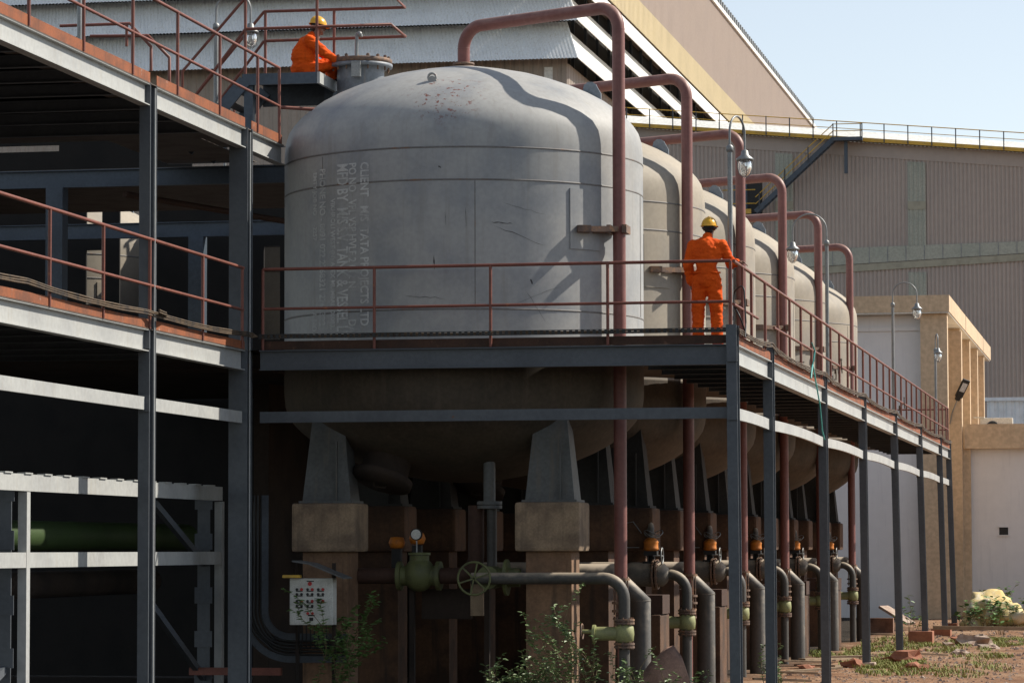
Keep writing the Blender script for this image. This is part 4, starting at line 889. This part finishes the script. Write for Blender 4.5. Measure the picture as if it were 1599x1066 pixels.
# ------------------------------------------------------------------ pipe rack at lower left
t = empty('pipe_rack', (-8, -3, 0), 'grey braced pipe rack of battened columns at lower left', 'pipe rack')
for z0, z1 in ((3.13, 3.34), (2.18, 2.37)): MB().box(-8.06, -7.99, -12, 1.5, z0, z1).build('beam', 'steel', t)
m = MB(); y = -12.0
while y < 1.2: m.box(-8.08, -7.97, y, y+.28, 3.342, 3.358); y += .75
m.build('clips', 'steel', t)
for y in (-7.6, 1.25):
    m = MB(); m.box(-8.1, -7.985, y+.2, y+.33, -.1, 3.12); m.build('column', 'steel', t)
    m = MB(); m.box(-8.3, -8.11, y-.02, y, -.1, 3.3)
    for z in (.3, .95, 1.6, 2.4, 3.0): m.box(-8.34, -8.07, y-.035, y-.022, z, z+.24)
    m.build('battened_column', 'post', t)
for a, b in (((-8.2, -1.3, 3.05), (-8.2, 1.2, 2.2)), ((-8.2, -1.4, 1.6), (-8.2, 1.2, .5)), ((-8.2, -7.4, 1.0), (-8.2, -9.6, .3))): MB().bar(a, b, .08, .1).build('diagonal', 'post', t)
tag(MB().tube([(-9.6, -14, 2.6), (-9.6, 2.2, 2.6), (-9.6, 5, 2.6)], .21, 24).build('green_pipe', 'greenpipe'), 'thick green pipe running through the rack at lower left', 'pipe')
tag(MB().tube([(-10.2, -14, 1.9), (-10.2, 5, 1.9)], .2, 20).build('shaded_pipe', 'wallblock'), 'dark pipe below the green pipe in the rack', 'pipe')
tag(MB().box(-8.3, -6.9, .8, .9, .55, .66).build('red_beam', 'rail'), 'short dark red beam low between rack and post', 'beam')
# ------------------------------------------------------------------ people
def solid(shapes, voxel, name, mat, parent=None, smooth=4, disp=0):
    """one continuous surface grown from overlapping tapered limbs"""
    m = MB()
    for s in shapes:
        if s[0] == 'L':   # limb: points, radii
            P, r = s[1], s[2]; m.tube(P, r, 16)
            for p, q in zip(P, r): m.ball(p, q*.995, 14, 8)
        else: m.ball(s[1], s[2], 20, 14)
    o = m.build(name, mat, parent)
    md = o.modifiers.new('r', 'REMESH'); md.mode = 'VOXEL'; md.voxel_size = voxel
    ms = o.modifiers.new('s', 'SMOOTH'); ms.factor = .5; ms.iterations = smooth
    dg = bpy.context.evaluated_depsgraph_get(); dg.update()
    me = bpy.data.meshes.new_from_object(o.evaluated_get(dg)); o.modifiers.clear(); old = o.data; o.data = me; bpy.data.meshes.remove(old)
    if disp:
        vn = [v.normal.copy() for v in me.vertices]; wm = o.matrix_basis.translation
        for v, nn in zip(me.vertices, vn):
            q = v.co; f = noise.noise((q.x*9, q.y*9, q.z*22))+.6*noise.noise((q.x*22+4, q.y*22, q.z*34)); v.co = q+nn*disp*f
    me.polygons.foreach_set('use_smooth', [True]*len(me.polygons)); me.update()
    return o
def hand(wrist, d, up, L=.18, curl=.5, side=1):
    """palm, four unequal fingers with two bends and a thumb from the side of the palm"""
    w, d, up = Vector(wrist), Vector(d).normalized(), Vector(up).normalized(); s = d.cross(up).normalized(); up = s.cross(d)
    out = [('L', [w, w+d*L*.28], [.028, .03])]
    for k, (o, ln) in enumerate(((-.03, .40), (-.01, .46), (.011, .43), (.031, .34))):
        b = w+d*L*.5+s*o; out.append(('L', [w+d*L*.2+s*o*.8, b], [.017, .013])); p = b; dd = d.copy(); pts = [b]
        for j in range(3):
            dd = (dd*math.cos(curl*.55)-up*math.sin(curl*.55)).normalized(); u2 = s.cross(dd); up2 = u2; p = p+dd*L*ln*(.45, .33, .25)[j]; pts.append(p)
        out.append(('L', pts, [.0095, .009, .0085, .007]))
    b = w+d*L*.12+s*side*.025; out.append(('L', [b, b+(d*.6+s*side*.7-up*.2)*L*.26, b+(d*.95+s*side*.75-up*.4)*L*.44], [.014, .011, .009])); return out
def head(c, fwd, up):
    c, f, u = Vector(c), Vector(fwd).normalized(), Vector(up).normalized(); s = f.cross(u).normalized()
    out = [('B', c+u*.03, (.078, .088, .1)), ('B', c+f*.02-u*.045, (.062, .07, .075)), ('L', [c+f*.075-u*.085, c+f*.03-u*.09], [.026, .03]), ('L', [c-u*.06-f*.015, c-u*.2-f*.03], [.056, .06])]
    out.append(('L', [c+f*.085+u*.01, c+f*.108-u*.03], [.012, .017]))                                     # nose
    for k in (-1, 1): out += [('B', c+s*k*.08-f*.005-u*.01, (.016, .02, .032)), ('B', c+f*.078+s*k*.032+u*.012, (.014, .012, .01)), ('L', [c+f*.08+s*k*.015+u*.03, c+f*.07+s*k*.05+u*.03], [.01, .009])]
    out.append(('L', [c+f*.082-s*.02-u*.065, c+f*.082+s*.02-u*.065], [.01, .01])); return out             # mouth
def helmet(c, fwd, up, parent):
    c, f, u = Vector(c), Vector(fwd).normalized(), Vector(up).normalized(); s = f.cross(u).normalized(); m = MB(); seg, rings = 28, 9; vs = []
    for j in range(rings+1):
        t = (PI/2)*j/rings
        for k in range(seg):
            a = 2*PI*k/seg; rr = math.cos(t); rx, ry, rz = .118, .142, .135
            q = c+u*(.035+rz*math.sin(t))+s*rx*rr*math.cos(a)+f*ry*rr*math.sin(a)
            if abs(math.cos(a)) < .25 and math.sin(t) > .2: q += u*.007
            vs.append(q)
    m.add(vs, [(j*seg+k, j*seg+(k+1) % seg, (j+1)*seg+(k+1) % seg, (j+1)*seg+k) for j in range(rings) for k in range(seg)], True)
    m.lathe([(0, 0), (.001, 0)], c+u*.17, 6, u)
    br = []                                                                                              # brim, longer at the front
    for rr, dz in ((1.0, 0), (1.0, -.008)):
        for k in range(seg):
            a = 2*PI*k/seg; e = 1.1+(.25*max(0, math.sin(a))**2)
            br.append(c+u*(.035+dz-.012*max(0, math.sin(a)))+s*.118*e*math.cos(a)+f*.142*e*math.sin(a))
    ins = [c+u*.036+s*.117*math.cos(2*PI*k/seg)+f*.141*math.sin(2*PI*k/seg) for k in range(seg)]
    m.add(ins+br[:seg]+br[seg:], [(k, (k+1) % seg, seg+(k+1) % seg, seg+k) for k in range(seg)]+[(seg+k, seg+(k+1) % seg, 2*seg+(k+1) % seg, 2*seg+k) for k in range(seg)], False)
    o = m.build('hard_hat', 'helmet', parent)
    b = MB(); b.tube([c+u*.0+s*.1*math.cos(a)+f*.115*math.sin(a) for a in [2*PI*k/20 for k in range(20)]], .012, 8, closed=True); b.build('harness', 'black', o); return o
def hair(c, fwd, up, parent):
    c, f, u = Vector(c), Vector(fwd).normalized(), Vector(up).normalized()
    return solid([('B', c+u*.035-f*.018, (.084, .094, .098)), ('B', c-u*.03-f*.045, (.066, .05, .06))], .009, 'hair', 'hair', parent, 2)

# standing worker at the deck corner, back to the camera
def standing():
    X, Y, Z = -.55, .85, 5.3; V = lambda x, y, z: Vector((X+x*1.03, Y+y, Z+z*1.045)); f, u = Vector((.08, 1, .02)), Vector((0, 0, 1))
    hc = V(.035, .06, 1.66)
    hipL, hipR, knL, knR, anL, anR = V(-.095, 0, .94), V(.095, 0, .94), V(-.125, .02, .5), V(.13, .03, .5), V(-.12, -.02, .1), V(.15, .0, .1)
    shL, shR, elL, wrL = V(-.2, .01, 1.42), V(.22, .01, 1.42), V(-.262, -.02, 1.13), V(-.225, .08, .88)
    elR, wrR = V(.33, .1, 1.16), V(.44, .08, 1.175)
    body = head(hc, f, u)+[('L', [V(0, .01, .95), V(0, 0, 1.15), V(0, .0, 1.36)], [.13, .12, .14]), ('L', [shL, shR], [.06, .06]),
        ('L', [hipL, knL, anL], [.09, .06, .04]), ('L', [hipR, knR, anR], [.09, .06, .04]), ('L', [anL, V(-.12, .16, .04)], [.04, .035]), ('L', [anR, V(.17, .17, .04)], [.04, .035]),
        ('L', [shL, elL, wrL], [.05, .042, .028]), ('L', [shR, elR, wrR], [.05, .042, .028])]
    body += hand(wrL, (.15, .25, -1), (-1, 0, 0), .18, .5, 1)+hand(wrR, (.7, -.1, .02), (0, .1, 1), .17, 1.1, 1)
    p = solid(body, .008, 'person', 'skin'); tag(p, 'standing worker in orange coverall and yellow helmet, back turned, hand on the rail', 'person', 'workers in orange coveralls')
    co = [('L', [V(0, -.01, .93), V(0, -.01, 1.08), V(0, -.01, 1.25), V(0, -.01, 1.4)], [.155, .145, .165, .15]), ('B', V(0, -.01, 1.3), (.235, .14, .2)), ('B', V(0, -.0, 1.0), (.19, .14, .14)), ('B', V(-.0, -.01, .93), (.195, .145, .12)),
        ('L', [V(-.15, .0, 1.42), V(0, .0, 1.48), V(.16, 0, 1.42)], [.08, .085, .08]), ('L', [V(.01, .0, 1.48), V(.015, .01, 1.54)], [.082, .072]),
        ('L', [shL, elL, wrL+Vector((0, 0, .03))], [.082, .08, .062]), ('L', [shR, elR, wrR-Vector((.03, 0, 0))], [.082, .078, .062]),
        ('L', [hipL, V(-.115, .01, .7), knL, V(-.125, .0, .3), anL-Vector((0, 0, .04))], [.118, .108, .094, .086, .088]), ('L', [hipR, V(.12, .01, .7), knR, V(.14, .01, .3), anR-Vector((0, 0, .04))], [.118, .108, .094, .086, .088])]
    solid(co, .012, 'coverall', 'coverall', p, 3, .012)
    MB().tube([V(.19*math.cos(a), .135*math.sin(a)-.01, 1.035+.006*math.sin(3*a)) for a in [2*PI*k/30 for k in range(30)]], .014, 6, closed=True).build('waistband', 'coverall', p)
    for a, b in ((anL, V(-.125, .19, .05)), (anR, V(.175, .2, .05))): solid([('L', [a-Vector((0, .02, .045)), b-Vector((0, 0, .005))], [.052, .045])], .01, 'shoe', 'shoe', p, 2)
    hair(hc, f, u, p); helmet(hc, f, u, p)
standing()
# seated worker reaching for the manway cover
def seated():
    X, Y, Z = -7.13, 3.05, LZ; V = lambda x, y, z: Vector((X+x, Y+y, Z+z*.94)); f, u = Vector((.75, .62, -.15)), Vector((.05, .03, 1))
    hc = V(.2, .08, .86); hip = V(.02, 0, .12)
    shL, shR = V(-.02, .2, .62), V(.12, -.17, .6)
    elR, wrR = V(.33, -.12, .42), V(.52, .08, .3); elL, wrL = V(.28, .28, .42), V(.5, .22, .3)
    knL, knR, anL, anR = V(.36, .42, .3), V(.42, .2, .28), V(.25, .62, .07), V(.33, .46, .06)
    body = head(hc, f, u)+[('L', [hip, V(.02, 0, .35), V(.07, .01, .56)], [.13, .12, .13]), ('L', [shL, shR], [.06, .06]), ('L', [V(.07, .02, .6), hc-u*.1], [.07, .055]),
        ('L', [V(.05, .1, .12), knL, anL], [.09, .06, .04]), ('L', [V(.05, -.06, .12), knR, anR], [.09, .06, .04]), ('L', [anL, anL+Vector((.15, .1, -.02))], [.04, .034]), ('L', [anR, anR+Vector((.15, .1, -.02))], [.04, .034]),
        ('L', [shL, elL, wrL], [.05, .042, .028]), ('L', [shR, elR, wrR], [.05, .042, .028])]
    body += hand(wrR, (.8, .35, -.12), (0, 0, 1), .17, .5, -1)+hand(wrL, (.9, -.05, -.15), (0, 0, 1), .17, .5, 1)
    p = solid(body, .008, 'person', 'skin'); tag(p, 'seated worker in orange coverall and yellow helmet reaching toward the manway cover', 'person', 'workers in orange coveralls')
    co = [('L', [V(.0, 0, .14), V(-.01, 0, .33), V(.04, .01, .52)], [.175, .185, .17]), ('B', V(.01, 0, .36), (.22, .2, .24)), ('B', V(.0, 0, .15), (.22, .2, .15)), ('L', [V(.0, .13, .6), V(.1, -.11, .6)], [.1, .1]), ('L', [V(.07, .02, .62), V(.11, .04, .7)], [.09, .078]),
        ('L', [shR, elR, wrR-Vector((.03, .02, 0))], [.095, .082, .058]), ('L', [shL, elL, wrL-Vector((.03, 0, 0))], [.095, .08, .058]),
        ('L', [V(.05, .1, .13), knL, anL+Vector((0, 0, .04))], [.13, .095, .08]), ('L', [V(.06, -.06, .13), knR, anR+Vector((0, 0, .04))], [.13, .095, .08])]
    solid(co, .012, 'coverall', 'coverall', p, 3, .013)
    for a in (anL, anR): solid([('L', [a, a+Vector((.17, .11, -.02))], [.05, .042])], .01, 'shoe', 'shoe', p, 2)
    hair(hc, f, u, p); helmet(hc, f, u, p)
seated()

# ------------------------------------------------------------------ plants
def leaf(m, p, d, L, W, rnd):
    d = Vector(d).normalized(); s = d.cross(Vector((rnd.uniform(-.4, .4), rnd.uniform(-.4, .4), 1)))
    if s.length < .05: s = Vector((1, 0, 0))
    s.normalize(); n = s.cross(d); p = Vector(p)
    m.add([p, p+d*L*.35+s*W*.5+n*.006, p+d*L*.75+s*W*.36-n*.004, p+d*L-n*.016, p+d*L*.75-s*W*.36-n*.004, p+d*L*.35-s*W*.5+n*.006, p+d*L*.5-n*.008], [(0, 1, 6), (1, 2, 6), (2, 3, 6), (3, 4, 6), (4, 5, 6), (5, 0, 6)])
def bush(x, y, h, spread, n, label, group, mat='leaf', L=.075, W=.045, name='bush', seed=1, every=.02):
    rnd = random.Random(seed); z0 = gz(x, y)-.03; t = empty(name, (x, y, z0), label, 'plant', group); st, lf = MB(), MB()
    def grow(p, d, ln, r, lev):
        pts = [p]; k = max(3, int(ln/.1)); q = p.copy(); dd = d.copy()
        for i in range(k):
            dd = (dd+Vector((rnd.gauss(0, .13), rnd.gauss(0, .13), rnd.gauss(.02, .09)))).normalized(); q = q+dd*ln/k; pts.append(q.copy())
        st.tube(pts, [r*(1-.75*i/k) for i in range(k+1)], 5)
        tot = 0
        for i in range(k):
            a, b = pts[i], pts[i+1]; fr = i/k
            if lev > 0 and fr < .3: continue
            if lev == 0 and fr < .35: continue
            for j in range(max(1, int((b-a).length/every))):
                c = a.lerp(b, rnd.random()); az = rnd.uniform(0, 2*PI)
                leaf(lf, c, Vector((math.cos(az), math.sin(az), rnd.uniform(-.1, .7))), L*rnd.uniform(.6, 1.25), W*rnd.uniform(.7, 1.2), rnd)
            if lev < 2 and rnd.random() < (.75 if lev == 0 else .35):
                az = rnd.uniform(0, 2*PI); grow(b, (dd+Vector((math.cos(az), math.sin(az), .25))*.8).normalized(), ln*rnd.uniform(.3, .5), r*.5, lev+1)
    for i in range(n):
        az = rnd.uniform(0, 2*PI); e = rnd.uniform(.1, spread)
        grow(Vector((x+rnd.uniform(-.18, .18), y+rnd.uniform(-.12, .12), z0)), Vector((math.cos(az)*e, math.sin(az)*e, 1)).normalized(), h*rnd.uniform(.7, 1.1), .011, 0)
    st.build('stems', 'stem', t); lf.build('foliage', mat, t); return t
GB = 'straggly bushes in front of the pedestals'
for k, (x, y, h, sp, n, lb) in enumerate(((-3.1, -.9, .8, .9, 11, 'low leafy bush at the left end of the front bushes'), (-2.7, -1.0, .75, .7, 10, 'leafy bush before the front right pedestal of the lettered tank'), (-1.98, -1.0, 1.45, .3, 6, 'tallest thin bush rising before the nearest green valve'),
        (-1.3, -1.0, .85, .8, 10, 'leafy bush beside the reddish earth mound'), (-.55, -.8, .55, .6, 9, 'small bush just left of the corner post'))):
    bush(x, y, h, sp, n, lb, GB, seed=20+k)
bush(-5.95, .25, 1.35, .25, 6, 'green climbing weed under the control panel in shade', None, mat='leaf2', L=.09, W=.06, name='weed', seed=40)
bush(-.25, 6.6, .75, .5, 7, 'small weed between the corner post and the second post', None, name='weed', seed=41)
GW = 'broad-leaved weeds near the far wall'
for k, (x, y, h, n, lb) in enumerate(((-.75, 44.5, .8, 6, 'green weed between two far posts before the white wall'), (.35, 51.0, .6, 9, 'weed at the left foot of the yellow heap'), (1.0, 50.8, .75, 10, 'weed growing in front of the yellow heap'), (1.75, 51.3, .8, 9, 'weed on the right side of the yellow heap'), (1.6, 47.5, .55, 7, 'low dark weed at the right picture edge'), (1.5, 54.3, .95, 7, 'weed behind the top of the yellow heap'))):
    bush(x, y, h, .7, n, lb, GW, mat='leaf2', L=.15, W=.11, name='weed', seed=60+k, every=.07)
# grass
m = MB(); rg = random.Random(5); zones = [(-.9, 30.5, 1.3, 3.5, 1500), (-.35, 35, 1.1, 4.0, 1100), (.15, 23.5, .9, 3.0, 1300), (1.6, 40, 1.1, 4.5, 2200), (.8, 20, .9, 3, 700), (2.2, 20, .8, 4, 500), (1.2, 33, .8, 2.5, 500), (-1.0, 41, .7, 5, 600), (2.0, 28, .7, 2.0, 350), (-.4, 8, .5, 3.5, 500), (-2.0, -1.2, 1.8, .8, 900)]
for cx, cy, rx, ry, n in zones:
    for _ in range(int(n*1.6)):
        a = rg.uniform(0, 2*PI); q = math.sqrt(rg.random()); x, y = cx+rx*q*math.cos(a), cy+ry*q*math.sin(a)
        if noise.noise((x*1.6, y*.6, 8)) < -.12: continue
        z = gz(x, y)-.01; h = rg.uniform(.03, .12); b = rg.uniform(0, 2*PI); wd = .012; l = Vector((math.cos(b), math.sin(b), 0)); s = Vector((-l.y, l.x, 0))*wd
        p = Vector((x, y, z)); m.add([p-s, p+s, p+l*h*.3+Vector((0, 0, h*.7))+s*.7, p+l*h*.3+Vector((0, 0, h*.7))-s*.7, p+l*h*.8+Vector((0, 0, h))], [(0, 1, 2, 3), (3, 2, 4)])
tag(m.build('grass', 'grass'), 'patchy short grass on the red dirt', 'grass', kind='stuff')

# ------------------------------------------------------------------ debris
def rock(x, y, sx, sy, sz, mat, label, cat, name, seed, group=None, rot=0, sub=3, rough=.35):
    bm = bmesh.new(); bmesh.ops.create_icosphere(bm, subdivisions=sub, radius=1)
    for v in bm.verts:
        q = v.co.copy(); k = 1+rough*noise.noise(q*1.3+Vector((seed*3.7, 0, 0)))+rough*.4*noise.noise(q*3.5+Vector((0, seed, 0))); q *= k
        c, s = math.cos(rot), math.sin(rot); px_, py_ = q.x*sx, q.y*sy; v.co = Vector((px_*c-py_*s, px_*s+py_*c, q.z*sz))
    me = bpy.data.meshes.new(name); bm.to_mesh(me); bm.free(); me.polygons.foreach_set('use_smooth', [sub > 2]*len(me.polygons)); o = bpy.data.objects.new(name, me); C.objects.link(o); me.materials.append(M[mat])
    o.location = (x, y, gz(x, y)+sz*.35); tag(o, label, cat, group); return o
rock(-1.02, -.3, .4, .4, .72, 'earthrock', 'big reddish earth mound before the wide mitred pipes', 'mound', 'earth_mound', 3)
rock(.95, 52.3, .7, .8, .66, 'tarp', 'yellow foamy heap against the low grey-white building', 'heap', 'yellow_heap', 5, sub=4, rough=.6)
rock(1.7, 52.0, .85, .7, .42, 'tarp', 'lower pale lobe right of the yellow heap', 'heap', 'yellow_heap', 8, sub=4, rough=.7)
GR = 'stones lying on the red dirt'
for k, (x, y, s, mt, lb) in enumerate(((.55, 24.5, .3, 'brick', 'broken brick lump at the bottom picture edge'), (1.35, 36.5, .34, 'stone', 'flat pale stone at right of the dirt'), (.75, 36.0, .15, 'stone', 'small dark stone by the far brick footing'), (1.85, 35.0, .2, 'stone', 'pale stone at the right picture edge'), (1.4, 30.0, .14, 'stone', 'small pale stone in the middle of the bare dirt'), (.85, 40.5, .2, 'brick', 'reddish stone behind the flat pale stone'), (-.25, 21, .2, 'brick', 'small brown lump beside the fourth post'), (.3, 32.5, .12, 'brick', 'brick fragment between the two brick footings'), (.5, 26.5, .1, 'stone', 'small stone left of the thin stick on the dirt'), (1.0, 20.5, .17, 'brick', 'brick fragment lowest in the bottom right corner'), (-1.1, 20.2, .15, 'brick', 'lump of brick on the plank pile'), (1.2, 44, .16, 'stone', 'pale stone before the long dark timber'))):
    rock(x, y, s*1.3, s, s*.55, mt, lb, 'stone', 'stone', 30+k, GR, sub=2, rough=.9)
rg = random.Random(9); m = MB()
for _ in range(4200):
    y = rg.uniform(9, 55); x = rg.uniform(-1.2, 3.2); s = rg.choice((.015, .02, .03, .045))*rg.uniform(.7, 1.3); z = gz(x, y)
    v = [Vector((rg.uniform(-1, 1), rg.uniform(-1, 1), rg.uniform(.2, 1)))*s for _ in range(2)]
    m.add([(x-s, y-s*.6, z-.01), (x+s, y-s*.8, z-.01), (x+s*.7, y+s, z-.01), (x-s*.8, y+s*.8, z-.01), (x+v[0].x*.4, y+v[0].y*.4, z+v[0].z), (x+v[1].x*.5, y+v[1].y*.5, z+v[1].z*.9)], [(0, 1, 4), (1, 2, 5, 4), (2, 3, 5), (3, 0, 4, 5)])
tag(m.build('gravel', 'stone'), 'scattered small stones and clods on the red dirt', 'gravel', kind='stuff')
GF = 'footings under the walkway posts'
for k, (y, s, lb) in enumerate(((21.7, .22, 'rough concrete pad under the fourth post from the corner'), (30.2, .2, 'low pad under the fifth post from the corner'), (38.75, .34, 'red brick footing under the sixth post from the corner'), (47.0, .3, 'red brick footing under the seventh post'), (51.4, .22, 'red brick footing under the last post'))):
    z = gz(0, y); h = (.2, .16, .42, .3, .26)[k]
    tag(MB().bbox(-.03-s, -.03+s*.8, y-s, y+s, z-.15, z+h-.1, .02).build('post_footing', 'brick' if k > 1 else 'stone'), lb, 'footing', GF)
GP = 'planks lying under the walkway'
for k, (a, b, w_, lb) in enumerate((((-1.3, 18.5), (-.35, 19.3), .16, 'brown plank lying left of the fourth post'), ((-1.6, 24.0), (-.6, 25.5), .2, 'plank lying behind the fourth post, upper of the pile'), ((-1.5, 16.0), (-.5, 16.2), .12, 'thin board on the dirt by the third post'), ((-1.4, 26.5), (-.3, 27.0), .22, 'wide weathered board near the fifth post'), ((.6, 27.5), (1.25, 27.9), .05, 'thin stick lying on the bare dirt'), ((-1.8, 22.0), (-.9, 22.6), .2, 'short board at the foot of the wide pipes'), ((-1.4, 21.0), (-.5, 20.4), .18, 'board crossing the plank pile left of the fourth post'), ((-1.3, 12.6), (-.3, 12.9), .2, 'broad board lying between second and third post'))):
    za, zb = gz(*a)+.05+.03*k % .08, gz(*b)+.07
    tag(MB().bar((*a, za), (*b, zb), w_, .04).build('plank', 'wood'), lb, 'plank', GP)
tag(MB().bar((-1.75, 48, .75), (-.95, 47.6, .28), .5, .07).build('leaning_slab', 'stone'), 'pale slab leaning before the white wall', 'slab')
tag(MB().box(-2.5, -1.5, 48.3, 48.6, 0, .42).build('low_wall', 'earthrock'), 'low reddish block wall behind the leaning slab', 'wall')
tag(MB().bar((-.2, 45.6, .22), (2.6, 45.2, .2), .1, .1).build('kerb_beam', 'wood'), 'long dark timber lying before the yellow heap', 'timber')
